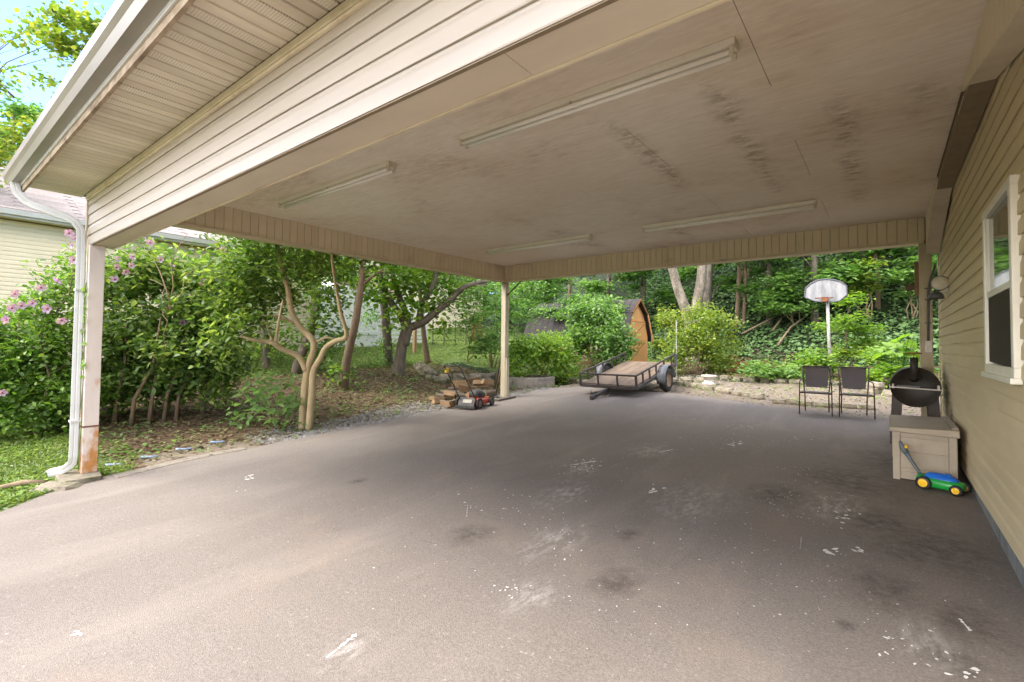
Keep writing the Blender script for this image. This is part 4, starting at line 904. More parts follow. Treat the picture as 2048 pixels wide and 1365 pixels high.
MB().tube([(-1.02, -.185, .93), (-1.045, -.16, .955), (-1.045, .16, .955), (-1.02, .185, .93)], .0125, 8).build('handle_bar', 'mower_black', mw)
MB().box((-.96, .165, .80), (-.87, .215, .90)).build('throttle_box', 'mower_yellow', mw, bevel=.012)

# ---------------------------------------------------------------- firewood, every piece on its own
def wood_piece(kind, L, r, seed):
    """local axis x; kind: round, half, quarter"""
    rr = random.Random(seed); mb = MB(); n = 12
    if kind == 'round': prof = [(r * math.cos(2 * math.pi * k / n) * rr.uniform(.92, 1.06), r * math.sin(2 * math.pi * k / n) * rr.uniform(.92, 1.06)) for k in range(n)]
    elif kind == 'half': prof = [(r * math.cos(math.pi * k / 8), r * math.sin(math.pi * k / 8) - r * .3) for k in range(9)]
    else: prof = [(-r * .45, -r * .40)] + [(r * 1.35 * math.cos(math.radians(-2 + 94 * k / 6)) - r * .45, r * 1.35 * math.sin(math.radians(-2 + 94 * k / 6)) - r * .4) for k in range(7)]
    L *= rr.uniform(.85, 1.05); prof = [(y * rr.uniform(.85, 1.1), z * rr.uniform(.82, 1.08)) for y, z in prof] if kind != 'round' else prof
    m = len(prof); a = [(-L / 2 + rr.uniform(-.02, .02), y, z) for y, z in prof]; b = [(L / 2 + rr.uniform(-.02, .02), y * rr.uniform(.9, 1.04), z * rr.uniform(.9, 1.04)) for y, z in prof]
    ins = lambda ring, dx: [(x + dx, y * .97, z * .97) for x, y, z in ring]
    mb._add(a + b, [(i, (i + 1) % m, m + (i + 1) % m, m + i) for i in range(m)]); nf = len(mb.f)
    me = bpy.data.meshes.new('firewood_log'); mb._add(a + b, [tuple(reversed(range(m))), tuple(range(m, 2 * m))])
    me.from_pydata(mb.v, [], mb.f); me.materials.append(MATS['log_bark']); me.materials.append(MATS['split_wood'])
    for i, p in enumerate(me.polygons):
        split = i >= nf or (kind == 'half' and i == 8) or (kind == 'quarter' and i in (0, 7)) 
        p.material_index = 1 if split else 0; p.use_smooth = not split and kind == 'round'
    bm = bmesh.new(); bm.from_mesh(me); bmesh.ops.recalc_face_normals(bm, faces=bm.faces); bm.to_mesh(me); bm.free(); return me
ax_ = math.atan2(ROT[1, 0], ROT[0, 0])
WOOD = [  # kind, pixel of its lowest middle point, extra height, length, radius, yaw offset, roll
    ('round', (905, 792), .00, .62, .085, .10, 0, 'long bark-covered log lying on the gravel behind the mower'),
    ('round', (890, 799), .00, .50, .075, -.05, 1, 'thin mottled log at the front of the woodpile'),
    ('round', (925, 803), .00, .46, .115, .25, 0, 'thick round log end lying behind the mower handle'),
    ('quarter', (878, 813), .00, .36, .12, .7, -.3, 'split wedge of firewood farthest from the mower'),
    ('quarter', (892, 817), .00, .34, .11, -.6, .2, 'reddish split wedge leaning against the front log'),
    ('half', (905, 816), .00, .36, .11, 1.0, -1.2, 'split half log lying flat beside the mower wheel'),
    ('half', (935, 797), .14, .50, .12, .2, -1.0, 'half log on top of the row behind the mower engine'),
    ('round', (958, 796), .00, .44, .10, .5, 0, 'round log with its cut end facing the rear post'),
    ('round', (978, 796), .00, .42, .12, .75, 0, 'large round log with pale cut face by the rear post'),
    ('quarter', (958, 789), .20, .40, .11, .4, -.5, 'pale split wedge high on the woodpile'),
    ('quarter', (975, 790), .22, .38, .12, .8, .1, 'pale split wedge on the large round log'),
    ('half', (920, 787), .18, .56, .10, -.1, -1.3, 'long split plank of firewood topping the woodpile'),
    ('round', (940, 788), .03, .6, .08, .15, 0, 'dark mossy log in the rear row of the woodpile'),
    ('quarter', (967, 785), .10, .42, .10, -.3, .2, 'dark split wedge wedged in the rear of the woodpile'),
    ('quarter', (945, 806), .10, .36, .11, .9, -.2, 'split wedge lying across the logs just behind the mower deck'),
    ('quarter', (898, 806), .09, .34, .11, .3, -.6, 'orange-faced split wedge resting on the thin mottled log'),
    ('half', (946, 784), .24, .40, .10, .5, -1.1, 'split half log perched on top of the dark mossy log'),
    ('quarter', (868, 806), .00, .30, .09, -.4, -.2, 'small split wedge at the end of the woodpile farthest from the post'),
    ('round', (915, 784), .02, .55, .07, -.2, 0, 'slim rear log of the woodpile next to the stone edging')]
for i, (kd, p, dz, L, r, ya, roll, lab) in enumerate(WOOD):
    q = onground(p); me = wood_piece(kd, L, r, 40 + i)
    o = link('firewood_log', me, None, None, (float(q[0]), float(q[1]), float(H(q[0], q[1])) + r * .86 + dz)); o.rotation_euler = (roll, rs.uniform(-.16, .16), ax_ + ya + rs.uniform(-.25, .25)); o.scale = (.9, .84, .84); tag(o, lab, 'firewood', 'split firewood piled by the rear post')
# sticks leaning on the rear post
def stick(pts, r, label, mat='twig_dark', name='leaning_stick', cat='stick', group=None):
    mb = MB(); mb.tube(pts, r, 7); o = mb.build(name, mat); tag(o, label, cat, group); return o
b0 = onground((985, 789)); stick([b0 - np.array([0, 0, .03]), b0 * .5 + np.array([-7.80, YB + .02, 1.0]) * .5, (-7.825, YB + .06, 1.28)], [.028, .024, .02], 'dark crooked stick leaning against the rear post, nearest the logs')
b0 = onground((991, 790)); stick([b0 - np.array([0, 0, .03]), (-7.82, YB + .03, .82), (-7.822, YB + .10, 1.12)], [.022, .02, .017], 'shorter mossy stick leaning against the rear post', 'bark_brown')
q = on_drive((1018, 798)); MB
bb_ = MB().bar(arr(on_drive((992, 803))) + np.array([0, 0, .025]), arr(on_drive((1026, 796))) + np.array([0, 0, .03]), .16, .04).build('scrap_board', 'bark_dark'); tag(bb_, 'dark scrap board lying at the foot of the rear post', 'board')

# ---------------------------------------------------------------- stones: curved edging, planter ring, rear edging
def stone_mesh(sx, sy, sz, seed):
    rr = random.Random(seed); bm = bmesh.new(); bmesh.ops.create_cube(bm, size=1.0); bmesh.ops.subdivide_edges(bm, edges=bm.edges[:], cuts=1, use_grid_fill=True)
    for v in bm.verts:
        d = v.co.normalized() * .62; v.co = v.co.lerp(d, .45); v.co = Vector((v.co.x * sx, v.co.y * sy, v.co.z * sz)) * (1 + rr.uniform(-.13, .13))
    me = bpy.data.meshes.new('stone'); bm.to_mesh(me); bm.free(); me.materials.append(MATS['stone']); return me
STONES = [stone_mesh(.34, .24, .17, s) for s in range(5)] + [stone_mesh(.26, .2, .14, 20 + s) for s in range(3)]
def stone_row(name, label, pxs, step, par=None, lift=0.0, jitter=.03, scale=1.0, seed=1, rows_=1):
    rr = random.Random(seed); Q = [onground(p) for p in pxs]; pts = []
    for a, b in zip(Q[:-1], Q[1:]):
        L = np.linalg.norm(b - a); n = max(1, int(L / (step * .82))); pts += [(a + (b - a) * (k / n), math.atan2(b[1] - a[1], b[0] - a[0])) for k in range(n)]
    th = thing(name, label, 'stone edging', (Q[0][0], Q[0][1], float(H(Q[0][0], Q[0][1]))))
    for r in range(rows_):
        for p, a in pts:
            x, y = p[0] + rr.uniform(-jitter, jitter) + r * .03, p[1] + rr.uniform(-jitter, jitter) + r * .05
            o = link('stone', rr.choice(STONES), None, th, (x, y, float(H(x, y)) + .03 * scale + r * .125 * scale + lift + rr.uniform(-.012, .012)))
            o.rotation_euler = (rr.uniform(-.08, .08), rr.uniform(-.08, .08), a + rr.uniform(-.15, .15)); s = scale * rr.uniform(.85, 1.12); o.scale = (s, s, s)
    return th
stone_row('stone_edging', 'curved row of mossy stones holding back the slope behind the firewood', [(835, 737), (845, 746), (862, 757), (885, 763), (915, 764), (945, 764), (975, 762), (1000, 759)], .33, seed=3, rows_=2)
stone_row('stone_edging', 'low broken line of pale stones beyond the trailer wheel', [(1338, 768), (1375, 772), (1405, 777), (1440, 783), (1475, 790), (1532, 799)], .34, seed=5, scale=.95)
stone_row('stone_edging', 'second row of pale stones behind the trailer, by the bushes', [(1345, 760), (1375, 762), (1405, 764), (1440, 764)], .34, seed=7, scale=1.0)
stone_row('stone_edging', 'brick-like stones at the driveway end behind the patio chairs', [(1560, 806), (1640, 812), (1700, 815), (1765, 819)], .30, seed=9, scale=.8)
stone_row('stone_edging', 'mossy stone border under the hillside ivy by the basketball pole', [(1450, 758), (1500, 762), (1560, 765), (1620, 768)], .36, seed=11, scale=1.0)
stone_row('stone_edging', 'mossy stones beside the smoker at the foot of the hill', [(1745, 786), (1790, 792), (1830, 798)], .34, seed=13, scale=1.1, rows_=2)
stone_row('stone_edging', 'row of stones between the planter ring and the trailer', [(1118, 760), (1150, 765), (1180, 768), (1230, 770)], .33, seed=15, scale=1.0)
pc = np.array([-8.92, 12.25]); pr = .86
pl = thing('block_planter', 'round planter of three courses of tan concrete blocks beside the rear post', 'planter', (pc[0], pc[1], plane(*pc)))
nb = 17
def block_mesh():
    mb = MB(); a0, a1 = -math.pi / nb * .96, math.pi / nb * .96
    vs = []
    for z in (0, .098):
        for r in (pr - .17, pr):
            for a in (a0, 0, a1): vs.append((r * math.cos(a), r * math.sin(a), z))
    mb._add(vs, [(0, 1, 4, 3), (1, 2, 5, 4), (6, 9, 10, 7), (7, 10, 11, 8), (3, 4, 10, 9), (4, 5, 11, 10), (0, 6, 7, 1), (1, 7, 8, 2), (0, 3, 9, 6), (2, 8, 11, 5)]); return mb.mesh('block')
bmsh = block_mesh()
for c_ in range(3):
    for k in range(nb):
        o = link('block', bmsh, 'block', pl, (pc[0], pc[1], plane(*pc) - .04 + c_ * .103)); o.rotation_euler = (0, 0, 2 * math.pi * (k + .5 * (c_ % 2)) / nb + rs.uniform(-.01, .01))
mb = MB(); mb.lathe([(0, plane(*pc) + .25), (pr - .16, plane(*pc) + .24)], 'z', (pc[0], pc[1], 0), 24); mb.build('soil', 'twig_dark', pl)
# small concrete pedestal
q = onground((1418, 769)); qz = float(H(q[0], q[1]))
pdl = thing('concrete_pedestal', 'small white concrete pedestal standing on the stone edging', 'pedestal', (q[0], q[1], qz))
simple('pale_concrete', (.58, .53, .46), (.46, .41, .35), 12, .9, .4, 60, var=0, dirt=(.3, .26, .2), dscale=6, drange=(.5, .75))
MB().lathe([(0, qz - .03), (.19, qz - .03), (.20, qz + .04), (.15, qz + .06), (.135, qz + .12), (.14, qz + .19)], 'z', (q[0], q[1], 0), 16).build('stem', 'pale_concrete', pdl)
MB().lathe([(.14, qz + .191), (.21, qz + .21), (.215, qz + .27), (0, qz + .275)], 'z', (q[0], q[1], 0), 16).build('cap', 'pale_concrete', pdl)
# stone pad and root at the front post
sl = link('pad_stone', stone_mesh(.62, .36, .12, 77), None, None, (-7.62, 1.40, plane(-7.6, 1.4) + .0)); tag(sl, 'flat pale stone pad at the foot of the rusty front post', 'stone')
sl2 = link('pad_stone', stone_mesh(.40, .24, .10, 78), None, None, (-7.36, 1.18, plane(-7.4, 1.2) + .0)); sl2.rotation_euler = (0, 0, .7); tag(sl2, 'rounded stone on the driveway edge in front of the rusty post', 'stone')
stick([arr((-7.62, 1.12, plane(-7.6, 1.1) + .03)), (-7.72, .95, plane(-7.7, .95) + .055), (-7.78, .75, plane(-7.7, .75) + .03), (-7.80, .60, plane(-7.7, .6) + .02)], [.03, .032, .026, .015], 'old bleached branch lying in the grass by the downspout', 'twig', 'fallen_branch', 'branch')
# crushed drink bottles in the litter
simple('blue_plastic', (.06, .12, .24), (.30, .33, .36), 25, .3, .3, 40, var=0, spec=.6)
for i, (p, ya) in enumerate((((228, 932), .3), ((297, 916), .35), ((367, 900), .3), ((435, 886), .25))):
    q = onground(p); mb = MB(); rr = random.Random(i); mb.tube([(-.10, 0, 0), (-.06, .004, 0), (0, -.003, .002), (.06, .003, 0), (.085, 0, 0), (.11, 0, 0)], [.03, .034, .022, .032, .016, .014], 10)
    mb.v = [(a, b, c * .62 + rr.uniform(-.004, .004)) for a, b, c in mb.v]
    o = link('crushed_bottle', mb.mesh('crushed_bottle'), 'blue_plastic', None, (float(q[0]), float(q[1]), float(H(q[0], q[1])) + .012)); o.rotation_euler = (0, 0, ax_ + ya)
    tag(o, 'crushed blue plastic bottle in the leaf litter beside the driveway', 'bottle', 'crushed bottles along the driveway edge')

# ---------------------------------------------------------------- paint flecks on the asphalt
rng = np.random.default_rng(12)
mb = MB()
def fleck(q, r, el=1.0, ang=0.0, n=9):
    vs = []
    for k in range(n):
        a = 2 * math.pi * k / n; rr = r * rng.uniform(.55, 1.25); x, y = rr * math.cos(a) * el, rr * math.sin(a)
        x, y = x * math.cos(ang) - y * math.sin(ang), x * math.sin(ang) + y * math.cos(ang); X, Y = q[0] + x, q[1] + y; vs.append((X, Y, plane(X, Y) + .0035))
    mb._add(vs, [tuple(range(n))])
CL = [(1150, 935, 40, 12, 40, .014), (1180, 925, 30, 6, 25, .02), (1445, 885, 70, 14, 46, .013), (1470, 888, 12, 4, 8, .04), (1310, 977, 14, 6, 6, .04), (1600, 1000, 90, 40, 60, .012), (1690, 1028, 25, 12, 14, .026), (1665, 1105, 12, 6, 8, .035), (1720, 1102, 10, 5, 6, .03),
      (1130, 1085, 40, 60, 26, .013), (1025, 1185, 40, 14, 18, .012), (1500, 855, 60, 8, 26, .014), (1050, 1010, 60, 40, 30, .012), (1280, 920, 120, 40, 40, .009), (1450, 1080, 160, 60, 60, .009), (1700, 1200, 180, 90, 50, .009), (1250, 1220, 200, 90, 36, .008),
      (155, 1268, 12, 5, 8, .02), (500, 955, 10, 5, 6, .03), (480, 982, 10, 5, 3, .02), (690, 1295, 20, 20, 4, .010), (940, 1000, 30, 20, 14, .012), (820, 1110, 120, 60, 12, .008), (1830, 1290, 80, 40, 26, .012), (1950, 1345, 30, 14, 10, .02), (1560, 935, 60, 12, 20, .014), (1590, 880, 40, 5, 14, .016), (1400, 840, 150, 8, 20, .012)]
for (cx_, cy_, sx_, sy_, n_, r0) in CL:
    for k in range(n_):
        p = (cx_ + rng.normal() * sx_ * .6, cy_ + rng.normal() * sy_ * .6)
        if p[1] < 820: continue
        q = on_drive(p)
        if q[0] > XW - .1: continue
        fleck(q, r0 * .5 * rng.uniform(.25, 1.2), rng.uniform(1, 2.4), rng.uniform(0, 3))
for a, b, w in (((1320, 905), (1345, 900), .02), ((1590, 868), (1650, 880), .008), ((1670, 985), (1730, 998), .008), ((935, 1012), (933, 1035), .008), ((1600, 1100), (1603, 1075), .006), ((1150, 930), (1190, 923), .02), ((655, 1315), (712, 1270), .016), ((1920, 1240), (1940, 1262), .012), ((1470, 858), (1520, 850), .015)):
    for k in range(14):
        f = k / 13; fleck(on_drive((a[0] + (b[0] - a[0]) * f, a[1] + (b[1] - a[1]) * f)), w * .6 * rng.uniform(.4, 1.1), 1.6, ax_)
o = mb.build('paint_flecks', 'white_paint'); o['kind'] = 'stuff'; o['label'] = 'white paint flecks and drips on the asphalt'

# ---------------------------------------------------------------- barn-style shed in the vines
D_ = lambda p, d: dep(p, d)
sd_r = onground((1296, 727)); ds_ = 20.0
g0_ = dep((1296, 727), ds_)                                  # right front corner foot
ua = math.atan2(ROT[1, 0], ROT[0, 0]) + math.radians(52)      # direction of the gable wall: runs away to the right
sdir = np.array([math.cos(ua), math.sin(ua), 0]); ldir = np.array([-sdir[1], sdir[0], 0])     # ldir: long side, to the left and away
SW, SL = 2.3, 4.6; fz = float(g0_[2]) - .06
c0 = np.array([g0_[0], g0_[1], fz]) - sdir * SW               # left front corner
def shp(a, l, z): p = c0 + sdir * a + ldir * l; return (float(p[0]), float(p[1]), fz + z)
shed = thing('garden_shed', 'tan barn-style garden shed half buried in vines', 'shed', tuple(c0))
hE, hB, hR, ov = 1.15, 2.02, 2.58, .12
prof = [(0, 0), (SW, 0), (SW, hE), (SW - .42, hB), (SW / 2, hR), (.42, hB), (0, hE)]
MB().prism([shp(a, .04, z) for a, z in prof], tuple(ldir * (SL - .08))).build('wall', 'orange_dark', shed)
npk = 8
def hgt_at(a):
    pts_ = [(0, hE), (.42, hB), (SW / 2, hR), (SW - .42, hB), (SW, hE)]
    for (x0, z0), (x1, z1) in zip(pts_[:-1], pts_[1:]):
        if x0 <= a <= x1 + 1e-6: return z0 + (z1 - z0) * (a - x0) / (x1 - x0)
    return hE
brk = sorted(set([SW * k / npk for k in range(npk + 1)]))
for a, b in zip(brk[:-1], brk[1:]):
    a_, b_ = a + .004, b - .004
    xs_ = [a_] + [x for x in (.42, SW / 2, SW - .42) if a_ < x < b_] + [b_]
    MB().prism([shp(a_, .04, 0), shp(b_, .04, 0)] + [shp(x, .04, hgt_at(x)) for x in reversed(xs_)], tuple(-ldir * .022)).build('front_plank', 'orange_board', shed)
dr0, dr1, dh = .52, SW - .30, 1.80
door = MB().prism([shp(dr0, .016, .05), shp(dr1, .016, .05), shp(dr1, .016, dh), shp(dr0, .016, dh)], tuple(-ldir * .02)).build('door', 'orange_board', shed)
def brace(a0_, z0_, a1_, z1_, nm='brace', m='orange_board', w=.09, off=-.012):
    mb = MB(); p, q = Vector(shp(a0_, off, z0_)), Vector(shp(a1_, off, z1_)); mb.bar(p, q, .02, w, up=(0, 0, 1)) if abs(z1_ - z0_) < 1.5 else mb.bar(p, q, w, .02, up=tuple(-ldir)); return mb.build(nm, m, door)
brace(dr0, .12, dr1, .12); brace(dr0, .95, dr1, .95); brace(dr0, 1.70, dr1, 1.70)
for s in (0, 1): brace(dr0 + .04, .17 + .83 * s, dr1 - .04, .88 + .76 * s, off=-.010)
for z in (.98, 1.735, .905): brace(dr0 + .02, z, dr1 - .02, z, 'joint_line', 'orange_dark', .02, -.020)
for s in (0, 1): brace(dr0 + .06, .23 + .83 * s, dr1 - .02, .94 + .76 * s, 'joint_line', 'orange_dark', .018, -.018)
for (A, B, nm) in (((0 - ov, hE - .22), (.42, hB), 'roof'), ((.42 - .02, hB), (SW / 2, hR), 'roof'), ((SW / 2, hR), (SW - .40, hB), 'roof'), ((SW - .42, hB), (SW + ov, hE - .22), 'roof')):
    a, b = Vector(shp(A[0], -.16, A[1] + .03)), Vector(shp(B[0], -.16, B[1] + .03)); n_ = (b - a).cross(Vector(ldir)).normalized(); n_ = n_ if n_.z > 0 else -n_
    rf = MB().prism([a, b, b + n_ * .03, a + n_ * .03], tuple(ldir * (SL + .3))).build(nm, 'shingle', shed)
    if A[0] < SW / 2:
        L = (b - a).length; nr = max(2, int(L / .17)); nc = 17; d = (b - a).normalized(); cw = (SL + .3) / nc
        smh = MB(); c00 = Vector((0, 0, 0)); Lv = Vector(ldir)
        smh.prism([c00, c00 + Lv * (cw - .012), c00 + Lv * (cw - .012) + d * .19, c00 + d * .19], tuple(n_ * .008)); sme = smh.mesh('shingle')
        for r in range(nr):
            for k in range(nc): link('shingle', sme, 'shingle', rf, a + n_ * (.032 + .003 * (r % 2)) + d * (r * L / nr) + Lv * (cw * (k + .5 * (r % 2)) - (cw * .5 if r % 2 else 0)))
for s_, A, B in ((0, (SW / 2, hR), (SW + ov, None)),):
    MB().bar(shp(SW / 2, -.17, hR + .02), shp(SW - .41, -.17, hB + .02), .03, .07).build('rake_trim', 'orange_dark', shed)
    MB().bar(shp(SW - .42, -.17, hB + .02), shp(SW + ov, -.17, hE - .20), .03, .09).build('rake_trim', 'orange_board', shed)
    MB().bar(shp(SW / 2, -.17, hR + .02), shp(.41, -.17, hB + .02), .03, .07).build('rake_trim', 'orange_dark', shed)

# ---------------------------------------------------------------- neighbour's place
simple('neighbour_siding', (.66, .585, .41), (.61, .53, .36), 3, .5, .06, 90, var=.03)
NX, NY0, NY1 = -16.6, -7.0, 9.4
nh = thing('neighbour_house', 'cream-sided house with pinkish shingle roof beyond the hedge', 'house', (NX - 3.5, 2, float(H(NX, 2))))
nzb, nze = 1.0, 4.50
MB().box((NX - 7, NY0, .2), (NX - .004, NY1, nze)).build('wall', 'backing_brown', nh)
zz = nzb; k = 0
while zz < nze - .05: clap_board('siding_board', (NX, NY0, zz), (NX, NY1, zz), (1, 0, 0), 'neighbour_siding', nh, 500 + k, proud=.018, hgt=.105, segs=4, warp=.001); zz += .105; k += 1
zz = nzb; k = 0
while zz < nze - .05: clap_board('siding_board', (NX, NY1, zz), (NX - 7, NY1, zz), (0, 1, 0), 'neighbour_siding', nh, 600 + k, proud=.018, hgt=.105, segs=4, warp=.001); zz += .105; k += 1
MB().box((NX - .35, NY0 - .3, nze), (NX + .42, NY1 + .3, nze + .03)).build('eave_soffit', 'neighbour_siding', nh)
MB().box((NX + .40, NY0 - .3, nze - .02), (NX + .43, NY1 + .3, nze + .16)).build('fascia', 'white_metal', nh)
MB().prism([(NX + .43, NY0 - .3, nze + .03), (NX + .52, NY0 - .3, nze + .03), (NX + .56, NY0 - .3, nze + .14), (NX + .43, NY0 - .3, nze + .14)], (0, NY1 - NY0 + .6, 0)).build('gutter', 'white_metal', nh)
slp = .50
a, b = Vector((NX + .50, NY0 - .4, nze + .16)), Vector((NX - 3.6, NY0 - .4, nze + .16 + slp * 4.1)); c_ = Vector((NX - 7.7, NY0 - .4, nze + .16))
rf = MB().prism([a, b, c_, c_ + Vector((0, 0, -.04)), b + Vector((0, 0, -.05)), a + Vector((0, 0, -.04))], (0, NY1 - NY0 + .8, 0)).build('roof', 'shingle_pink', nh)
d = (b - a).normalized(); nn = Vector((slp, 0, 1)).normalized(); L = (b - a).length; nr = int(L / .155)
mbs = MB().prism([Vector((0, 0, 0)), Vector((0, 3.28, 0)), Vector((0, 3.28, 0)) + d * .17, d * .17], tuple(nn * .010)); sme = mbs.mesh('shingle_row')
for r in range(nr):
    for k in range(5): link('shingle_row', sme, 'shingle_pink', rf, a + nn * (.002 + .004 * ((r + k) % 2)) + d * (r * L / nr) + Vector((0, k * 3.44 - (1.1 if r % 2 and k else 0), 0)))
MB().prism([(NX - 7, NY1, nze), (NX, NY1, nze), (NX - 3.5, NY1, nze + slp * 3.9)], (0, -.1, 0)).build('gable_wall', 'neighbour_siding', nh)
# white panel fence, slatted fence, metal fence and gate between the yards
simple('white_vinyl_fence', (.66, .67, .64), (.58, .59, .55), 3, .5, .05, 60, var=.04, dirt=(.42, .42, .36), dscale=2, drange=(.6, .85))
FX = -16.2
pf = thing('privacy_fence', 'solid white vinyl privacy fence behind the trees', 'fence', (FX, 10.6, float(H(FX, 10.6))))
y = 9.3; k = 0
while y < 11.95:
    zb_ = float(H(FX, y)) - .1; MB().box((FX - .02, y + .003, zb_), (FX + .02, y + .152, zb_ + 2.2)).build('fence_board', 'white_vinyl_fence', pf); y += .155
for yy in (9.2, 10.55, 12.0):
    zb_ = float(H(FX, yy)) - .2; MB().box((FX - .06, yy - .06, zb_), (FX + .062, yy + .06, zb_ + 2.5)).build('post', 'white_vinyl_fence', pf, bevel=.008)
for z_ in (.45, 2.05): MB().box((FX + .021, 9.26, float(H(FX, 10.5)) + z_), (FX + .05, 11.94, float(H(FX, 10.5)) + z_ + .12)).build('rail', 'white_vinyl_fence', pf)
sf = thing('slat_fence', 'grey-white fence of horizontal slats with open gaps', 'fence', (FX, 13.2, float(H(FX, 13.2))))
gz0 = float(H(FX, 13.2)) + .05
for k in range(11): MB().box((FX - .012, 12.1, gz0 + k * .165), (FX + .012, 14.6, gz0 + k * .165 + .115)).build('slat', 'white_vinyl_fence', sf)
for yy in (12.08, 13.3, 14.62): MB().box((FX - .06, yy - .05, gz0 - .3), (FX - .013, yy + .05, gz0 + 1.9)).build('post', 'white_vinyl_fence', sf)
n2 = thing('outbuilding', 'low cream-sided building behind the black metal fence', 'building', (-19.6, 18.5, float(H(-19.6, 18.5))))
z2 = float(H(-19, 18)); MB().box((-24, 15.0, z2 - .4), (-19.004, 21.5, z2 + 3.0)).build('wall', 'backing_brown', n2)
for k in range(24): clap_board('siding_board', (-19.0, 15.0, z2 - .1 + k * .127), (-19.0, 21.5, z2 - .1 + k * .127), (1, 0, 0), 'neighbour_siding', n2, 700 + k, segs=4, warp=.001)
MB().prism([(-18.5, 14.7, z2 + 2.95), (-21.5, 14.7, z2 + 4.3), (-24.4, 14.7, z2 + 2.95)], (0, 7.1, 0)).build('roof', 'shingle_pink', n2)
mf = thing('metal_fence', 'thin black metal picket fence on the neighbouring lawn', 'fence', (-15.6, 15.5, float(H(-15.6, 15.5))))
pa, pb = onground((832, 690)), onground((960, 694))
pa = arr((-15.9, 14.7, 0)); pb = arr((-14.2, 18.6, 0))
for k in range(9):
    p = pa + (pb - pa) * k / 8; zz = float(H(p[0], p[1])); MB().bar((p[0], p[1], zz - .1), (p[0], p[1], zz + 1.05), .03, .03).build('picket', 'black_steel', mf)
for h_ in (.15, .95):
    MB().bar((pa[0], pa[1], float(H(pa[0], pa[1])) + h_), (pb[0], pb[1], float(H(pb[0], pb[1])) + h_), .02, .025).build('rail', 'black_steel', mf)
wg = thing('wood_gate', 'short brown wooden gate panel at the end of the metal fence', 'gate', (-15.6, 17.9, float(H(-15.6, 17.9))))
gp = onground((905, 690)); gz1 = float(H(-15.9, 17.4))
for k in range(5): MB().box((-15.9 + .0, 17.2 + k * .15, gz1 - .05), (-15.87, 17.2 + k * .15 + .14, gz1 + 1.25 + .04 * math.sin(k * 2))).build('board', 'orange_dark', wg)
for z_ in (.25, .95): MB().box((-15.868, 17.2, gz1 + z_), (-15.84, 17.94, gz1 + z_ + .09)).build('rail', 'orange_dark', wg)
# stakes near the trailer
for (p, top, lab) in (((1303, 735), 672, 'grey metal stake by the shed corner'), ((1353, 752), 640, 'tall thin white stake behind the trailer rail')):
    q = onground(p); h_ = px_r(p[1] - top, depth_of(q)); mb = MB().bar((q[0], q[1], q[2] - .2), (q[0], q[1], q[2] + h_), .035, .02); o = mb.build('metal_stake', 'galvanised'); tag(o, lab, 'stake')

# ---------------------------------------------------------------- vegetation
RNG = np.random.default_rng(2024)
def blob(cx_, cy_, rx, ry, d, rd=1.0, w=None):
    c = dep((cx_, cy_), d); rh = px_r(rx, d); b = [c, (rh, rh * rd, px_r(ry, d))]
    return b + [w] if w else b
def crown(parent, blobs, n, size, mat, name='foliage', per=22, spread=.15, flat=.6, shell=.5, fine=True, up=.35, aspect=.6, seed=None, clip=None, lump=0):
    rng = np.random.default_rng(seed if seed is not None else RNG.integers(1 << 30))
    if lump:
        nb_ = []
        for b_ in blobs:
            c_, r_ = arr(b_[0]), arr(b_[1]); nb_.append([c_, tuple(r_ * .72)])
            for _ in range(lump):
                v_ = unit(rng.normal(size=3)); nb_.append([c_ + v_ * r_ * rng.uniform(.6, 1.0), tuple(r_ * rng.uniform(.28, .46))])
        blobs = nb_
    P = above(clumps(rng, blobs, n, per, spread, flat, shell))
    if clip is not None: P = P[clip(P)]
    me = leaf_mesh(name, P, size, mat, rng, up=up, aspect=aspect, fine=fine)
    o = link(name, me, None, parent); o['kind'] = 'stuff'; return o
def no_carport(P):  return ~((P[:, 0] > -8.02) & (P[:, 1] > .5) & (P[:, 1] < 10.2))
def stems_to(mb, base, ends, r0, r1, rng, bend=.12, n=6):
    for e in ends:
        b = arr(base) + rng.normal(size=3) * [.05, .05, 0]; e = arr(e); m = [b + (e - b) * t + np.array([rng.normal() * bend * math.sin(t * 3.1), rng.normal() * bend * math.sin(t * 3.1), .15 * math.sin(t * 3.1)]) for t in np.linspace(0, 1, 5)]
        mb.tube(m, list(np.linspace(r0, r1, 5)), n)
def flower_mesh():
    vs, fs = [], []
    for k in range(5):
        a = 2 * math.pi * k / 5; c, s = math.cos(a), math.sin(a); o = len(vs)
        for (r, w, z) in ((.006, 0, 0), (.026, .019, .012), (.046, .020, .022), (.056, 0, .02), (.046, -.020, .022), (.026, -.019, .012)): vs.append((r * c - w * s, r * s + w * c, z))
        fs += [(o, o + 1, o + 2, o + 3), (o, o + 3, o + 4, o + 5)]
    me = bpy.data.meshes.new('flower'); me.from_pydata(vs, [], fs); me.materials.append(MATS['petal']); return me
FLW = flower_mesh()
EYE = MB().lathe([(0, .018), (.008, .014), (.011, .004), (.0, .0)], 'z', (0, 0, 0), 8).mesh('flower_eye')
def flowers(parent, pxs, d, jit=.25):
    for p in pxs:
        q = dep(p, d + RNG.uniform(-jit, jit)); o = link('flower', FLW, None, parent, q)
        to = Vector(CAM - q).normalized() + Vector(RNG.normal(size=3) * .45); o.rotation_euler = to.to_track_quat('Z', 'Y').to_euler(); s = RNG.uniform(.9, 1.35); o.scale = (s, s, s)
        e = link('flower_eye', EYE, 'flower_eye', o); e.location = (0, 0, 0)

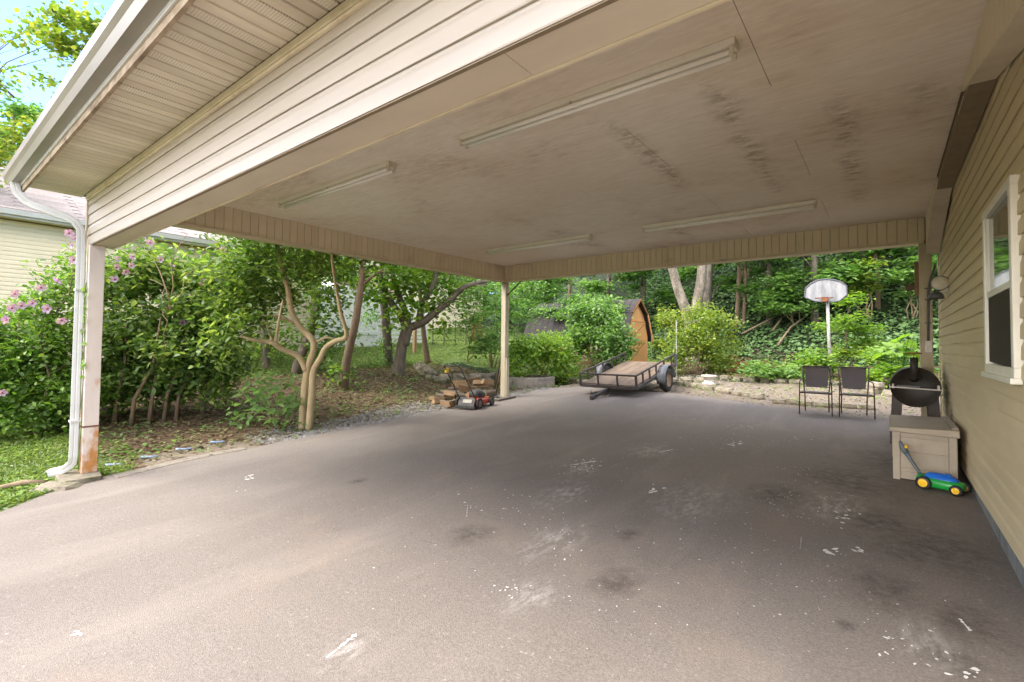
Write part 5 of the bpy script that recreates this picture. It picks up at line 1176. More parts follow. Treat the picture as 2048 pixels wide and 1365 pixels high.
# --- flowering hedge beside the front post
hb = onground((60, 872)); d = depth_of(hb) + .35
hedge = thing('rose_of_sharon', 'tall rose of sharon bush with purple flowers beside the downspout', 'bush', (hb[0], hb[1], float(H(hb[0], hb[1]))))
B = [blob(-70, 720, 120, 150, d), blob(30, 690, 100, 115, d), blob(110, 700, 80, 150, d), blob(40, 790, 110, 85, d - .2), blob(140, 800, 60, 80, d - .1), blob(150, 560, 36, 90, d + .2), blob(-120, 620, 90, 90, d)]
crown(hedge, B, 26000, .078, 'leaf_hedge', lump=4, spread=.13, shell=.55, clip=no_carport)
mb = MB(); stems_to(mb, hb, [dep(p, d) for p in ((-40, 640), (40, 620), (110, 590), (150, 520), (140, 720))], .022, .008, RNG); mb.build('stem', 'bark_brown', hedge)
flowers(hedge, [(82, 576), (43, 612), (65, 607), (24, 617), (29, 588), (123, 641), (5, 786), (118, 560), (14, 640), (96, 618)], d - .85)
flowers(hedge, [(138, 467), (145, 491), (150, 478), (148, 520)], d - .2)
# --- big leafy hedge behind the post
hb2 = onground((300, 850)); d = depth_of(hb2) + .7
hedge2 = thing('hedge_bush', 'dense leafy hedge with purple blooms between the front post and the pale-trunked tree', 'bush', (hb2[0], hb2[1], float(H(hb2[0], hb2[1]))))
B = [blob(250, 560, 85, 85, d + .5), blob(330, 545, 80, 70, d + .4), blob(270, 660, 95, 75, d), blob(380, 640, 100, 85, d), blob(250, 745, 85, 62, d - .2), blob(350, 745, 90, 60, d - .1), blob(440, 730, 80, 62, d + .2), blob(440, 580, 80, 80, d + .3), blob(215, 800, 40, 45, d - .3)]
crown(hedge2, B, 23000, .112, 'leaf_magnolia', lump=4, spread=.17, shell=.55, aspect=.56, up=.3, clip=no_carport)
mb = MB()
for p in ((228, 846), (298, 846), (352, 838), (405, 825), (448, 815), (262, 850), (328, 842)):
    b = onground(p); b2 = b + np.array([RNG.uniform(-.1, .1), RNG.uniform(.05, .25), 0]); mb.tube([b - [0, 0, .05], b + [.02, .03, .45], b2 + [.0, .05, 1.0], b2 + [RNG.uniform(-.25, .25), .1, 1.9]], [.04, .034, .028, .012], 7)
mb.build('stem', 'bark_brown', hedge2)
mb = MB(); stems_to(mb, dep((340, 620), d - .8), [dep(p, d - .9) for p in ((290, 500), (375, 470), (410, 520), (330, 700), (300, 560))], .012, .004, RNG, .06, 5); mb.build('dead_twig', 'twig', hedge2)
flowers(hedge2, [(266, 513), (232, 535), (251, 544), (290, 479), (343, 532), (365, 646), (404, 564), (262, 532), (236, 520), (300, 486), (208, 820), (446, 500), (230, 560), (322, 520)], d - .55)

# --- pale-trunked multi-stem tree
tb = onground((607, 858)); d = depth_of(tb)
tree1 = thing('pale_trunk_tree', 'small multi-stemmed tree with smooth pale tan trunks at the driveway edge', 'tree', tuple(tb))
mb = MB()
trunk_px(mb, [(604, 862), (607, 800), (615, 740), (628, 688), (600, 655), (582, 620), (575, 575), (560, 520), (555, 470)], d, [7.5, 7, 6.8, 6.5, 6.5, 6, 5.5, 4.5, 3], [0, 0, 0, 0, .1, .15, .2, .2, .2])
trunk_px(mb, [(618, 862), (623, 800), (627, 745), (640, 718), (652, 695), (672, 682), (693, 672), (680, 620), (668, 550), (660, 480)], d - .05, [7.5, 7, 6.8, 5.5, 5.2, 5, 4.5, 3.5, 3, 2], [0, 0, 0, -.05, -.1, -.15, -.2, -.2, -.1, 0])
trunk_px(mb, [(612, 742), (598, 715), (578, 704), (560, 696), (548, 687), (530, 683), (505, 680), (480, 672)], d - .02, [5.5, 5.5, 5.5, 5.5, 5.5, 4.2, 3, 2], [0, -.05, -.12, -.2, -.28, -.35, -.5, -.6])
trunk_px(mb, [(550, 688), (555, 660), (558, 640), (566, 600)], d - .28, [4, 3, 2.5, 1.5])
trunk_px(mb, [(546, 686), (535, 655), (528, 640)], d - .3, [3, 2, 1.2])
trunk_px(mb, [(628, 688), (650, 676), (668, 678)], d + .02, [3, 2.4, 1.5])
trunk_px(mb, [(590, 648), (560, 635), (520, 632), (490, 640)], d + .1, [3.5, 2.8, 2, 1.2])
mb.build('trunk', 'bark_pale', tree1)
B = [blob(470, 560, 70, 75, d + .1), blob(540, 530, 75, 65, d + .3), blob(620, 520, 70, 55, d + .4), blob(480, 650, 62, 42, d - .3), blob(560, 590, 60, 40, d + .6), blob(680, 510, 50, 40, d + .3), blob(500, 470, 60, 40, d), blob(600, 420, 130, 60, d + .2), blob(440, 690, 45, 30, d - .4)]
crown(tree1, B, 7600, .11, 'leaf_magnolia', spread=.20, shell=.45, aspect=.55, up=.35, clip=no_carport)
# --- leafy shrub at its foot: every leaf is a part
sb_ = onground((560, 856)); d = depth_of(sb_)
shrub = thing('broadleaf_shrub', 'low shrub with large pale green leaves at the foot of the pale-trunked tree', 'shrub', tuple(sb_))
mb = MB(); ends = [dep((p[0], p[1]), d + RNG.uniform(-.25, .2)) for p in ((500, 795), (520, 775), (545, 768), (575, 770), (595, 800), (490, 830), (530, 815), (570, 800), (605, 815), (510, 850), (555, 835), (590, 840))]
stems_to(mb, sb_ + [0, 0, -.03], ends, .012, .005, RNG, .05); mb.build('stem', 'twig', shrub)
V, F = leaf_arrays(np.zeros((1, 3)), 1.0, np.random.default_rng(1), up=1.0, aspect=.58, jit=0, D=np.array([[1., 0, 0]])); LEAF1 = np_mesh('leaf', V, F, 'leaf_pale')
for e in ends:
    for k in range(21):
        q = arr(e) + RNG.normal(size=3) * [.11, .11, .085]
        if q[2] < float(H(q[0], q[1])) + .03: continue
        o = link('leaf', LEAF1, None, shrub, q); s = RNG.uniform(.11, .19); o.scale = (s, s, s); o.rotation_euler = (RNG.normal() * .55, RNG.uniform(-.2, .7), RNG.uniform(0, 6.28))
# --- reddish trunk and the twisted dark tree behind
def px_tree(name, label, basepx, stems, blobs, n, size, mat, bark, **kw):
    b = onground(basepx); dd = depth_of(b); t_ = thing(name, label, 'tree', tuple(b)); mb = MB()
    for pts, rad in stems: trunk_px(mb, pts, dd, rad)
    mb.build('trunk', bark, t_)
    crown(t_, [blob(x, y, rx, ry, dd + do) for x, y, rx, ry, do in blobs], n, size, mat, clip=no_carport, **kw); return t_, dd
px_tree('slim_tree', 'slim reddish-brown leaning trunk behind the pale-trunked tree', (688, 776), [([(686, 785), (690, 745), (698, 700), (710, 650), (718, 600), (724, 555), (728, 500), (735, 430)], [10, 9, 8, 7.5, 7, 6, 5, 3]), ([(722, 572), (742, 556), (765, 540)], [3.5, 3, 2])],
        [(700, 520, 70, 40, .2), (650, 590, 45, 40, .8), (660, 660, 40, 45, 1.2), (690, 740, 26, 35, .1), (740, 470, 110, 60, .5), (640, 540, 60, 40, .6)], 5200, .13, 'leaf_hedge', 'bark_brown', spread=.22)
px_tree('dark_stem_tree', 'dark upright trunk standing in the shade between the hedge and the white fence', (590, 745), [([(590, 750), (600, 715), (622, 660), (632, 610), (628, 560), (610, 500), (600, 430)], [9, 9, 9, 9, 8, 7, 5])],
        [(600, 520, 70, 50, .1), (560, 470, 90, 50, .3), (560, 660, 40, 40, .4), (640, 700, 45, 30, .2)], 3600, .13, 'leaf_hedge', 'bark_dark', spread=.24)
px_tree('shade_tree', 'thick dark trunk hidden in the hedge foliage', (535, 735), [([(533, 740), (530, 690), (527, 640), (524, 560), (520, 480), (515, 400)], [8, 7.5, 7, 6.5, 6, 5])],
        [(500, 520, 60, 60, .2), (470, 600, 50, 40, .3), (530, 430, 100, 50, .4), (520, 700, 50, 26, .2)], 3200, .13, 'leaf_hedge', 'bark_dark', spread=.24)
t3, d3 = px_tree('twisted_tree', 'old twisted dark tree with several limbs and a bare pale branch end', (798, 748),
        [([(795, 755), (800, 715), (806, 680), (810, 655), (800, 630), (778, 600), (766, 575), (762, 540), (768, 500)], [13, 11.5, 10, 8, 7, 6, 5, 4.5, 4]),
         ([(808, 690), (815, 665), (822, 655), (845, 645), (870, 625), (895, 605), (912, 588), (930, 574), (950, 567), (975, 563)], [10, 9, 8, 8, 7.5, 7, 6.5, 5.5, 4.5, 3]),
         ([(945, 569), (960, 572), (975, 568)], [3.5, 3, 2]), ([(812, 665), (816, 640), (805, 610), (795, 585), (788, 560), (780, 520)], [7, 6.5, 6, 5.5, 5, 4]),
         ([(836, 650), (842, 618), (852, 595), (865, 572), (872, 545), (874, 510)], [6.5, 6, 6, 6, 5.5, 4]), ([(800, 742), (785, 752), (775, 760)], [9, 6, 3])],
        [(800, 560, 55, 38, 0), (860, 560, 55, 34, .1), (890, 590, 40, 26, .2), (770, 600, 34, 34, .1), (830, 610, 40, 22, -.2), (850, 500, 130, 55, .2), (785, 640, 20, 26, -.3), (875, 650, 26, 22, .2), (815, 630, 30, 16, -.4), (735, 560, 45, 40, .3)], 4600, .15, 'leaf_bright', 'bark_dark', spread=.22, aspect=.8)
px_tree('ivy_trunk_tree', 'thick straight dark trunk wrapped in ivy beside the twisted tree', (778, 728), [([(777, 735), (775, 690), (772, 640), (768, 600), (770, 560), (776, 500), (780, 420)], [9.5, 9, 8.5, 8, 7, 6, 5])],
        [(765, 700, 26, 40, -.2), (750, 735, 30, 24, -.4), (740, 640, 24, 60, .2), (770, 450, 120, 50, .3)], 3000, .11, 'leaf_vine', 'bark_dark', spread=.2)
px_tree('thin_tree', 'thin young trunk on the slope beside the twisted tree', (856, 726), [([(856, 728), (850, 690), (846, 655), (843, 625), (838, 560)], [7, 5.5, 5, 4, 3])], [(840, 540, 60, 30, .2), (880, 520, 60, 30, .3)], 900, .14, 'leaf_bright', 'bark_brown', spread=.2)
q = onground((829, 706)); o = MB().bar((q[0], q[1], q[2] - .2), (q[0], q[1], q[2] + 1.0), .12, .12).build('fence_post', 'split_wood'); tag(o, 'short square tan wooden post on the lawn behind the twisted tree', 'post')
stick([dep((735, 470), 9.5), dep((715, 480), 9.6), dep((690, 500), 9.7), dep((680, 540), 9.8)], [.02, .018, .012, .006], 'bare dead twig hanging in the hedge top', 'twig', 'dead_branch', 'branch') if False else None

# --- ferny sumac, shrubs, vine mass, yellow bush
def bush(name, label, basepx, blobs, n, size, mat, d=None, stem='twig', **kw):
    b = onground(basepx); dd = d or depth_of(b) + .5; t_ = thing(name, label, 'bush', (b[0], b[1], float(H(b[0], b[1]))))
    crown(t_, [blob(x, y, rx, ry, dd + do) for x, y, rx, ry, do in blobs], int(n * 1.1), size, mat, clip=no_carport, lump=7, **kw)
    mb = MB(); stems_to(mb, arr(b) + [0, 0, -.05], [dep((x, y), dd + do) for x, y, rx, ry, do in blobs], .025, .008, RNG); mb.build('stem', stem, t_); return t_, dd
def fronds(parent, ends, n, size, mat, rng):
    """compound leaves: a rachis with paired leaflets"""
    P, Dv = [], []
    for e in ends:
        for k in range(n):
            b = arr(e) + rng.normal(size=3) * .28; a = rng.uniform(0, 6.28); L = rng.uniform(.45, .75); dr = np.array([math.cos(a), math.sin(a), rng.uniform(-.2, .25)]); side = np.array([-dr[1], dr[0], 0])
            for i in range(9):
                f = (i + 1) / 9; c = b + dr * L * f + np.array([0, 0, -.22 * f * f])
                for s in (-1, 1): P.append(c); Dv.append(side * s + dr * .35 + np.array([0, 0, -.25]))
    me = leaf_mesh('frond', np.array(P), size, mat, rng, up=.75, aspect=.34, D=np.array(Dv)); o = link('frond', me, None, parent); o['kind'] = 'stuff'; return o
sm_, ds1 = bush('sumac', 'feathery sumac with drooping compound leaves behind the rear post', (935, 722), [(930, 640, 30, 30, .5), (965, 690, 36, 34, .2)], 500, .12, 'leaf_vine', d=15.5)
fronds(sm_, [dep(p, 15.2 + RNG.uniform(-.5, .5)) for p in ((925, 590), (950, 575), (975, 600), (940, 620), (965, 630), (990, 600), (920, 640), (950, 660), (980, 650), (1000, 640), (930, 680), (960, 690), (985, 680), (1000, 580), (905, 610))], 7, .15, 'leaf_vine', RNG)
bush('wild_shrub', 'tall thicket of mixed green leaves between the sumac and the shed', (985, 735), [(990, 600, 45, 45, 1.2), (1030, 610, 40, 50, 1.5), (985, 690, 30, 40, .3), (1045, 570, 50, 40, 2.2), (940, 575, 50, 30, 1.8)], 3800, .13, 'leaf_vine', d=16.5, spread=.24)
bush('laurel_bush', 'rounded bright green bush in front of the shed, beside the planter', (1085, 752), [(1060, 715, 45, 40, 0), (1100, 700, 45, 42, .3), (1035, 735, 30, 26, -.3), (1125, 730, 34, 30, 0), (1090, 692, 26, 18, .4)], 6500, .115, 'leaf_bright', d=15.4, spread=.16, aspect=.5)
vm, dv = bush('vine_thicket', 'high mound of vines swallowing the front of the shed', (1200, 748), [(1170, 655, 48, 45, 0), (1220, 660, 45, 50, -.3), (1195, 625, 40, 26, .3), (1240, 700, 26, 36, -.5), (1152, 694, 26, 26, .2), (1215, 715, 34, 28, -.4), (1160, 640, 26, 26, .5)], 9000, .125, 'leaf_vine', d=16.4, spread=.17, aspect=.62)
bush('roof_vine', 'carpet of vines grown over the shed roof ridge', (1180, 740), [(1110, 628, 40, 14, 3.6), (1160, 610, 45, 18, 3.4), (1210, 610, 36, 18, 2.6), (1235, 625, 20, 20, 1.5), (1085, 625, 30, 14, 4.0)], 3800, .13, 'leaf_vine', d=17.5, spread=.16)
bush('yellow_bush', 'feathery yellow-green bush behind the trailer wheel', (1395, 748), [(1370, 690, 45, 50, 0), (1420, 700, 45, 45, .2), (1395, 640, 40, 35, .3), (1440, 650, 30, 25, .5), (1345, 640, 20, 22, .2), (1350, 725, 26, 26, -.3), (1440, 730, 35, 22, 0), (1460, 690, 24, 22, .3)], 9000, .10, 'leaf_yellow', d=17.0, spread=.17, shell=.4)
# brush of dry branches beside the vines
def brush(name, label, px, n, sx, sz, L, mat, seed):
    rng = np.random.default_rng(seed); b = onground(px); t_ = MB()
    for k in range(n):
        c = b + rng.normal(size=3) * [sx, sx * .6, 0]; c[2] = float(H(c[0], c[1])) + abs(rng.normal()) * sz; a = rng.uniform(0, 6.28); l = L * rng.uniform(.4, 1.1); e = c + np.array([math.cos(a) * l, math.sin(a) * l, rng.uniform(-.25, .5) * l]); e[2] = max(e[2], float(H(e[0], e[1])) + .02)
        m = (c + e) / 2 + rng.normal(size=3) * .05; t_.tube([c, m, e], [.014, .01, .005], 5)
    o = t_.build(name, mat); tag(o, label, 'brush pile'); return o
brush('brush_pile', 'heap of dry tan branches under the vine thicket beside the trailer', (1195, 744), 110, .5, .5, 1.2, 'twig', 5)
brush('brush_pile', 'brown heap of dead twigs and leaves at the foot of the ivy slope', (1490, 745), 90, .55, .2, .8, 'rust', 6)
brush('brush_pile', 'small tangle of grey twigs on the ivy slope', (1555, 725), 40, .5, .25, 1.0, 'twig_dark', 7)
for pts, lab in ((((1483, 674), (1520, 662), (1565, 640)), 'long pale fallen branch lying up the ivy slope'), (((1555, 698), (1580, 668), (1612, 648)), 'forked pale fallen branch beside the basketball pole'), (((1545, 668), (1560, 652), (1572, 640)), 'short crooked dead branch on the ivy slope')):
    Q = [onground(p) for p in pts]; stick([Q[0] + [0, 0, .12], Q[1] + [.05, -.1, .3], Q[2] + [0, 0, .3]], [.05, .04, .02], lab, 'twig', 'fallen_branch', 'branch')

# --- V-shaped pale tree
vb = onground((1388, 725)); dvt = 21.5; vb = dep((1388, 700), dvt); vb[2] = float(H(vb[0], vb[1]))
vt = thing('forked_tree', 'large tree with two pale scaly trunks forking in a V behind the yellow bush', 'tree', tuple(vb))
mb = MB(); trunk_px(mb, [(1388, 735), (1385, 690), (1380, 648), (1368, 610), (1355, 575), (1343, 530), (1325, 470), (1300, 380)], dvt, [17, 15, 12, 10, 9, 8.5, 8, 5], base=vb - np.array([0, 0, .2]))
trunk_px(mb, [(1386, 670), (1389, 640), (1395, 600), (1402, 565), (1405, 525), (1412, 460), (1425, 370)], dvt - .1, [12, 10, 10, 10, 9, 8, 5])
trunk_px(mb, [(1392, 690), (1402, 645), (1408, 605), (1412, 570), (1418, 520), (1440, 430)], dvt + .4, [9, 9, 8, 7, 6, 4]); mb.build('trunk', 'bark_white', vt)
crown(vt, [blob(1330, 420, 170, 60, dvt), blob(1450, 400, 170, 70, dvt), blob(1390, 330, 200, 80, dvt)], 4200, .20, 'leaf_forest', spread=.4, fine=False, name='crown')

# --- forest trees of the hillside
def forest_proto(seed, h, mat, nleaf, low):
    rng = np.random.default_rng(seed); t_ = thing('forest_tree', 'tall leafy forest tree on the wooded hillside behind the yard', 'tree', (0, 0, 0), 'forest trees on the hillside', local=True)
    mb = MB(); ln = rng.normal(size=2) * .35; top = np.array([ln[0], ln[1], h * .9])
    mb.tube([(0, 0, -.6), (ln[0] * .2, ln[1] * .2, h * .3), (ln[0] * .6, ln[1] * .6, h * .6), tuple(top)], [.16, .13, .09, .03], 8); blobs = []
    for k in range(13):
        z = low + (h - low) * (k + .5) / 13; a = k * 2.4 + rng.uniform(-.4, .4); rr = (1.0 - .55 * (z - low) / (h - low)) * rng.uniform(1.3, 2.2); f = z / h
        c = np.array([ln[0] * f + math.cos(a) * rr * .75, ln[1] * f + math.sin(a) * rr * .75, z]); blobs.append([c, (rr * .62, rr * .62, rr * .26)])
        mb.tube([(ln[0] * f, ln[1] * f, z - rr * .45), tuple(c * .5 + np.array([ln[0] * f, ln[1] * f, z - .2]) * .5), tuple(c)], [.045, .03, .012], 5)
    mb.build('trunk', 'bark_dark', t_)
    P = clumps(rng, blobs, nleaf, 16, .26, .35, .2); me = leaf_mesh('crown', P, .21, mat, rng, up=.6, aspect=.62, fine=False); o = link('crown', me, None, t_); o['kind'] = 'stuff'; return t_
protos = [forest_proto(1, 9.5, 'leaf_forest', 5200, 1.6), forest_proto(2, 8.0, 'leaf_forest', 5200, 1.0), forest_proto(3, 11.0, 'leaf_vine', 5600, 2.4), forest_proto(4, 7.0, 'leaf_forest', 4200, .6)]
spots = [(-14, 26), (-10.5, 25.2), (-7, 24.6), (-4.2, 24.4), (-3.1, 27.5), (-8.5, 28.5), (-12.5, 30), (-5.5, 30), (-.8, 27.5), (1.2, 25.6), (3.6, 27), (5.5, 24.5), (-1.5, 31.5), (2, 31), (-16, 32), (-9.5, 34), (-4, 35), (1.5, 37), (6, 33), (9, 29), (-13.5, 37), (-18, 27), (-20.5, 31), (-22, 24.5), (-18.5, 23.5), (-27, 25), (-26, 18), (-28, 30), (4.2, 22.6), (-2.4, 24.0), (-11.8, 23.2), (-15.8, 22.0), (-30, 12), (-31, 5), (-24.5, 28), (8, 24), (-23.5, 12.6), (-25.5, 14.8), (-21, 18.5)]
rr = random.Random(31)
for i, (x, y) in enumerate(spots):
    p = protos[i % 4]; loc = (x, y, float(H(x, y)) - .05); s = rr.uniform(.85, 1.2)
    if i < 4: p.location = loc; p.rotation_euler = (0, 0, rr.uniform(0, 6.28)); p.scale = (s, s, s)
    else: copy_tree(p, loc, rr.uniform(0, 6.28), (s, s, s * rr.uniform(.9, 1.1)))
# bare trunks that show on the slope
for (p, top, r, lab) in (((1756, 615), (1748, 470), 5, 'slim straight trunk with pale patches high on the ivy slope'), ((1473, 655), (1478, 480), 5, 'slender brown trunk rising from the ivy behind the hoop'), ((1487, 652), (1490, 480), 4, 'thin tan trunk standing close to the slender brown one'), ((1138, 600), (1142, 480), 4, 'bare forked pale sapling behind the shed roof')):
    b = onground(p); dd = depth_of(b); t_ = thing('slope_tree', lab, 'tree', tuple(b)); mb = MB(); mid = ((p[0] + top[0]) / 2 + 2, (p[1] + top[1]) / 2)
    trunk_px(mb, [p, mid, top, (top[0] - 6, top[1] - 110)], dd, [r, r * .85, r * .7, r * .4], base=b - np.array([0, 0, .2])); trunk_px(mb, [mid, (mid[0] + 14, mid[1] - 35)], dd, [r * .5, r * .3]); mb.build('trunk', 'bark_brown', t_)
    crown(t_, [blob(top[0], top[1] - 20, 70, 35, dd), blob(top[0] - 20, top[1] - 90, 90, 40, dd)], 1100, .19, 'leaf_forest', name='crown', spread=.4, fine=False)
# bright saplings on the slope
for (bp, blobs, n, mat, lab) in (((1690, 745), [(1690, 640, 36, 14, 0), (1720, 660, 40, 14, .3), (1660, 655, 26, 12, -.2), (1740, 690, 36, 16, 0), (1700, 600, 26, 14, .2), (1690, 705, 34, 16, 0)], 2600, 'leaf_bright', 'sapling with tiers of bright leaves beside the basketball pole'),
                                 ((1740, 640), [(1720, 555, 36, 14, 0), (1735, 575, 30, 12, .3), (1700, 585, 26, 12, .2), (1740, 530, 30, 12, 0)], 1500, 'leaf_yellow', 'light green sapling above the backboard'),
                                 ((1590, 650), [(1570, 560, 46, 22, 0), (1540, 590, 44, 20, .5), (1600, 590, 40, 18, 0), (1560, 620, 46, 14, 0), (1620, 610, 30, 18, -.3)], 2600, 'leaf_vine', 'spreading sapling on the slope behind the backboard'),
                                 ((1825, 640), [(1830, 545, 40, 14, 0), (1800, 560, 34, 12, .3), (1835, 580, 36, 12, 0), (1845, 520, 40, 12, .2)], 1400, 'leaf_vine', 'sapling with spreading layers behind the far post'),
                                 ((1640, 752), [(1630, 722, 34, 22, 0), (1600, 735, 28, 16, .2), (1660, 735, 28, 14, 0)], 1500, 'leaf_bright', 'low bright bush around the basketball pole'),
                                 ((1560, 760), [(1540, 745, 40, 16, 0), (1580, 748, 34, 14, 0), (1510, 735, 34, 18, .4)], 1500, 'leaf_vine', 'low green ground bush beside the brown twig heap'),
                                 ((1760, 775), [(1740, 755, 34, 16, 0), (1780, 745, 34, 20, .2), (1760, 715, 30, 18, .6)], 1500, 'leaf_bright', 'low bright bush between the chairs and the smoker'),
                                 ((1330, 720), [(1320, 690, 20, 30, .4), (1330, 640, 24, 30, .8)], 1300, 'leaf_yellow', 'scraggly yellow-green shrub beside the shed corner')):
    b = onground(bp); dd = depth_of(b); t_ = thing('sapling', lab, 'sapling', tuple(b))
    crown(t_, [blob(x, y, rx, ry, dd - .3 + do) for x, y, rx, ry, do in blobs], n, .15 if dd > 18 else .12, mat, spread=.19, flat=.4, up=.6, shell=.1)
    mb = MB(); stems_to(mb, b - np.array([0, 0, .1]), [dep((x, y), dd - .3 + do) for x, y, rx, ry, do in blobs], .03, .008, RNG, .1); mb.build('stem', 'twig', t_)
# big-leaved plant by the far post: every leaf a part
bp = onground((1800, 776)); db = depth_of(bp); bl_ = thing('bigleaf_plant', 'plant with huge pale green heart-shaped leaves beside the far post', 'plant', tuple(bp))
def heart():
    vs = [(0, 0, 0)] + [(.08, .30, .03), (-.12, .38, 0.0)][:0] + [(-.10, .20, .02), (.05, .42, .05), (.40, .44, .05), (.75, .24, .0), (1.0, 0, -.10), (.75, -.24, .0), (.40, -.44, .05), (.05, -.42, .05), (-.10, -.20, .02), (.45, 0, -.02)]
    fs = [(0, 1, 2, 10), (2, 3, 10), (3, 4, 10), (4, 5, 10), (5, 6, 10), (6, 7, 10), (7, 8, 10), (8, 9, 0, 10)]
    fs = [tuple(i for i in f) for f in fs]; me = bpy.data.meshes.new('leaf'); me.from_pydata(vs, [], fs); me.materials.append(MATS['leaf_bright']); return me
HM = heart(); mb = MB()
for k in range(46):
    q = dep((RNG.uniform(1752, 1846), RNG.uniform(668, 752)), db + RNG.uniform(-.5, .7)); o = link('leaf', HM, None, bl_, q); s = RNG.uniform(.24, .42); o.scale = (s, s, s); o.rotation_euler = (RNG.normal() * .25, RNG.uniform(.05, .6), RNG.uniform(0, 6.28)); mb.tube([bp - np.array([0, 0, .1]), (bp + q) / 2 + [0, 0, .1], q], [.012, .009, .005], 5)
mb.build('stem', 'leaf_vine', bl_)
# --- ivy over the slope
n = 52000; X = RNG.uniform(-13, 8, n); Y = RNG.uniform(20.0, 36, n); toe_ = 20.6 + .2 * np.maximum(0, -X - 1.5) + .7 * np.maximum(0, -X - 11.5); k = (Y > toe_ - .6 + RNG.uniform(0, 1.2, n)) & ((vnoise(X, Y, 1.3) + RNG.normal(size=n) * .4) > -.55); X, Y = X[k], Y[k]
P = np.stack([X, Y, H(X, Y) + RNG.uniform(.0, .16, len(X))], 1); e_ = .05
N = unit(np.stack([-(H(X + e_, Y) - H(X - e_, Y)) / (2 * e_), -(H(X, Y + e_) - H(X, Y - e_)) / (2 * e_), np.ones(len(X))], 1))
o = link('ivy', leaf_mesh('ivy', P, .15, 'leaf_ivy', RNG, up=.1, aspect=.85, fine=False, out=N * 1.4), None); o['kind'] = 'stuff'; o['label'] = 'dark ivy carpet covering the hillside'
# --- trees above the gutter, seen against the sky
tl = thing('sky_tree', 'tall light-leaved tree whose top shows above the gutter', 'tree', tuple(onground((-150, 800), 2, 14))); bq = arr(tl.location); dd = 11.5; mb = MB()
top_ = dep((-90, 230), dd); mb.tube([bq - [0, 0, .2], bq * .5 + top_ * .5 + [-.8, 0, .5], top_], [.12, .08, .04], 8)
for p in ((60, 60), (120, 20), (200, 60), (170, 110), (40, 95), (90, 130), (20, 290)): mb.tube([top_, top_ * .65 + dep(p, dd) * .35 + [0, 0, .55], top_ * .3 + dep(p, dd) * .7 + [0, 0, .35], dep(p, dd)], [.02, .012, .006, .003], 5)
mb.build('trunk', 'bark_brown', tl)
crown(tl, [blob(75, 50, 30, 16, dd), blob(130, 35, 40, 22, dd), blob(190, 60, 40, 30, dd), blob(130, 90, 46, 28, dd), blob(170, 130, 30, 24, dd), blob(35, 88, 24, 12, dd), blob(105, 165, 22, 10, dd), blob(35, 290, 34, 28, dd), blob(60, 255, 30, 18, dd), blob(-70, 150, 60, 60, dd), blob(-60, 300, 60, 60, dd), blob(20, 140, 20, 8, dd)], 5200, .12, 'leaf_yellow', spread=.19, shell=.15, aspect=.75)
for (p, dd, s) in (((30, 230), 36, 1.25), ((-60, 260), 38, 1.3), ((80, 290), 42, 1.2)):
    t_ = dep(p, dd); zz = float(H(t_[0], t_[1])); c = copy_tree(protos[1], (t_[0], t_[1], zz), 1.0, (s * 1.6, s * 1.6, (t_[2] - zz) / 6.8), 'rounded dark tree standing beyond the neighbour house roof'); c['group'] = 'trees beyond the neighbour house'
# --- lawn, weeds, litter, gravel
def scatter(name, label, n, xr, yr, size, mat, cond, up=.5, aspect=.5, lift=.0, hz_=.02, seed=0, D=None, fine=False):
    rng = np.random.default_rng(seed); X = rng.uniform(*xr, n); Y = rng.uniform(*yr, n); k = cond(X, Y, rng) & (inside(X, Y, DRIVE) > .02); X, Y = X[k], Y[k]
    P = np.stack([X, Y, H(X, Y) - .015 + lift + rng.uniform(0, hz_, len(X))], 1); Dv = None
    if D == 'up': Dv = rng.normal(size=(len(X), 3)) * [.5, .5, .2] + [0, 0, 1]
    me = leaf_mesh(name, P, size, mat, rng, up=up, aspect=aspect, fine=fine, D=Dv); o = link(name, me, None); o['kind'] = 'stuff'; o['label'] = label; return o
scatter('grass', 'short lawn and clover beside the driveway', 30000, (-12, -6.2), (-1.5, 2.3), .06, 'leaf_grass', lambda X, Y, r: (Y < 1.75 + .25 * np.sin(X * 3)) & (r.random(len(X)) < .95), .2, .3, seed=1, D='up')
scatter('clover', 'broad-leaved weeds in the lawn by the downspout', 5200, (-11, -6.4), (-.5, 2.2), .05, 'leaf_bright', lambda X, Y, r: vnoise(X, Y, 2.5) + r.normal(size=len(X)) * .3 > -.1, .8, .9, .03, .03, seed=2)
scatter('grass', 'lawn of the yard behind the trees', 24000, (-17, -9.6), (6.5, 19), .09, 'leaf_grass', lambda X, Y, r: (X < -13.0 - .6 * np.sin(Y)) | (Y > 13.5), .2, .22, seed=3, D='up')
scatter('leaf_litter', 'brown dead leaves under the hedge', 15000, (-13.5, -7.45), (1.6, 12.5), .075, 'leaf_dead', lambda X, Y, r: r.random(len(X)) < np.where(X < -8.0, .9, .25), .75, .6, .012, .02, seed=4)
scatter('leaf_litter', 'dead leaves strewn over the bank behind the driveway', 5000, (-7.5, 3), (12.5, 21), .08, 'leaf_dead', lambda X, Y, r: r.random(len(X)) < .8, .8, .6, .012, .02, seed=5)
scatter('weeds', 'small green weeds scattered in the leaf litter', 6500, (-14, -7.6), (1.7, 13), .075, 'leaf_vine', lambda X, Y, r: vnoise(X, Y, 3.1) + r.normal(size=len(X)) * .3 > np.where(X < -8.6, .05, .45), .6, .6, .03, .07, seed=6)
scatter('weeds', 'green weeds along the rear edging', 6500, (-9.5, 3), (11.6, 20.5), .08, 'leaf_bright', lambda X, Y, r: (vnoise(X, Y, 2.1) + r.normal(size=len(X)) * .25 > .28) | (Y > 18.6), .5, .4, .03, .08, seed=7)
rng = np.random.default_rng(9); n = 15000; X = rng.uniform(-9.2, -7.4, n); Y = rng.uniform(3.6, 12.0, n)
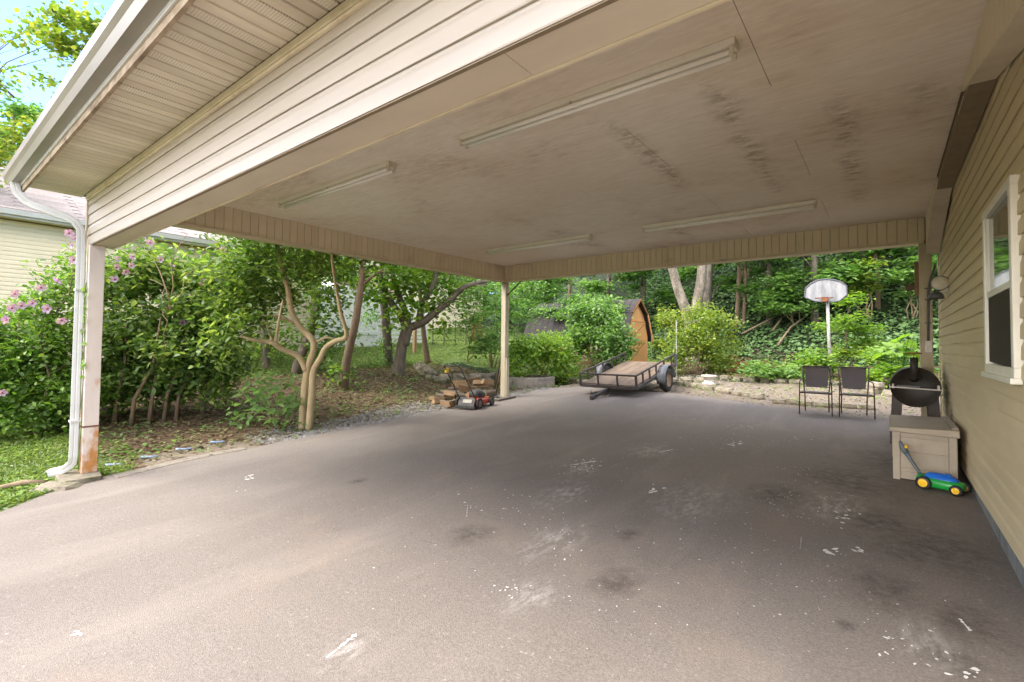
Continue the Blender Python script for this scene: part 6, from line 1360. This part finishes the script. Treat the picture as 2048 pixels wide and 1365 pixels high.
k = (inside(X, Y, DRIVE) > -.06) & (X > -8.2 - .55 * np.exp(-((Y - 6.2) / 1.8) ** 2) - .15 * np.sin(Y * 1.9) + rng.normal(size=n) * .12) ; X, Y = X[k], Y[k]
n2_ = 2600; X2 = rng.uniform(-7.9, 2, n2_); Y2 = rng.uniform(10.9, 16.5, n2_); k = inside(X2, Y2, DRIVE) > 0; X = np.r_[X, X2[k]]; Y = np.r_[Y, Y2[k]]
m = len(X); C = np.stack([X, Y, H(X, Y) - .012], 1); S = rng.uniform(.010, .028, m)
O6 = np.array([[1, 0, 0], [-1, 0, 0], [0, 1, 0], [0, -1, 0], [0, 0, .8], [0, 0, -.8]]); rot = rng.uniform(0, 6.28, m); V = O6[None] * S[:, None, None] * rng.uniform(.7, 1.3, (m, 6, 1)); c_, s_ = np.cos(rot)[:, None], np.sin(rot)[:, None]
V = np.stack([V[..., 0] * c_ - V[..., 1] * s_, V[..., 0] * s_ + V[..., 1] * c_, V[..., 2]], -1) + C[:, None, :]
T8 = np.array([[0, 2, 4], [2, 1, 4], [1, 3, 4], [3, 0, 4], [2, 0, 5], [1, 2, 5], [3, 1, 5], [0, 3, 5]]); F = (np.arange(m) * 6)[:, None, None] + T8[None]
o = link('gravel', np_mesh('gravel', V.reshape(-1, 3), F.reshape(-1, 3), 'gravel_stone'), None); o['kind'] = 'stuff'; o['label'] = 'loose grey gravel along the driveway edge'
# --- climbing vine on the front post
vn = thing('climbing_vine', 'thin vine with small leaves climbing the front post beside the downspout', 'vine', (-7.68, 1.41, plane(-7.68, 1.41)))
pts = [(-7.64 + .02 * math.sin(z * 4), 1.408 - .006 * math.sin(z * 7), z) for z in np.linspace(.05, 2.3, 14)]; MB().tube(pts, .005, 5).build('stem', 'leaf_vine', vn)
for k in range(26):
    z = RNG.uniform(1.1, 2.25); o = link('leaf', HM, None, vn, (-7.62 + RNG.normal() * .03, 1.395, z)); s = RNG.uniform(.035, .06); o.scale = (s, s, s); o.rotation_euler = (1.2 + RNG.normal() * .4, RNG.normal() * .5, RNG.uniform(-.8, .8))
# keep only the documented custom properties
for o in bpy.data.objects:
    if '_w' in o: del o['_w']
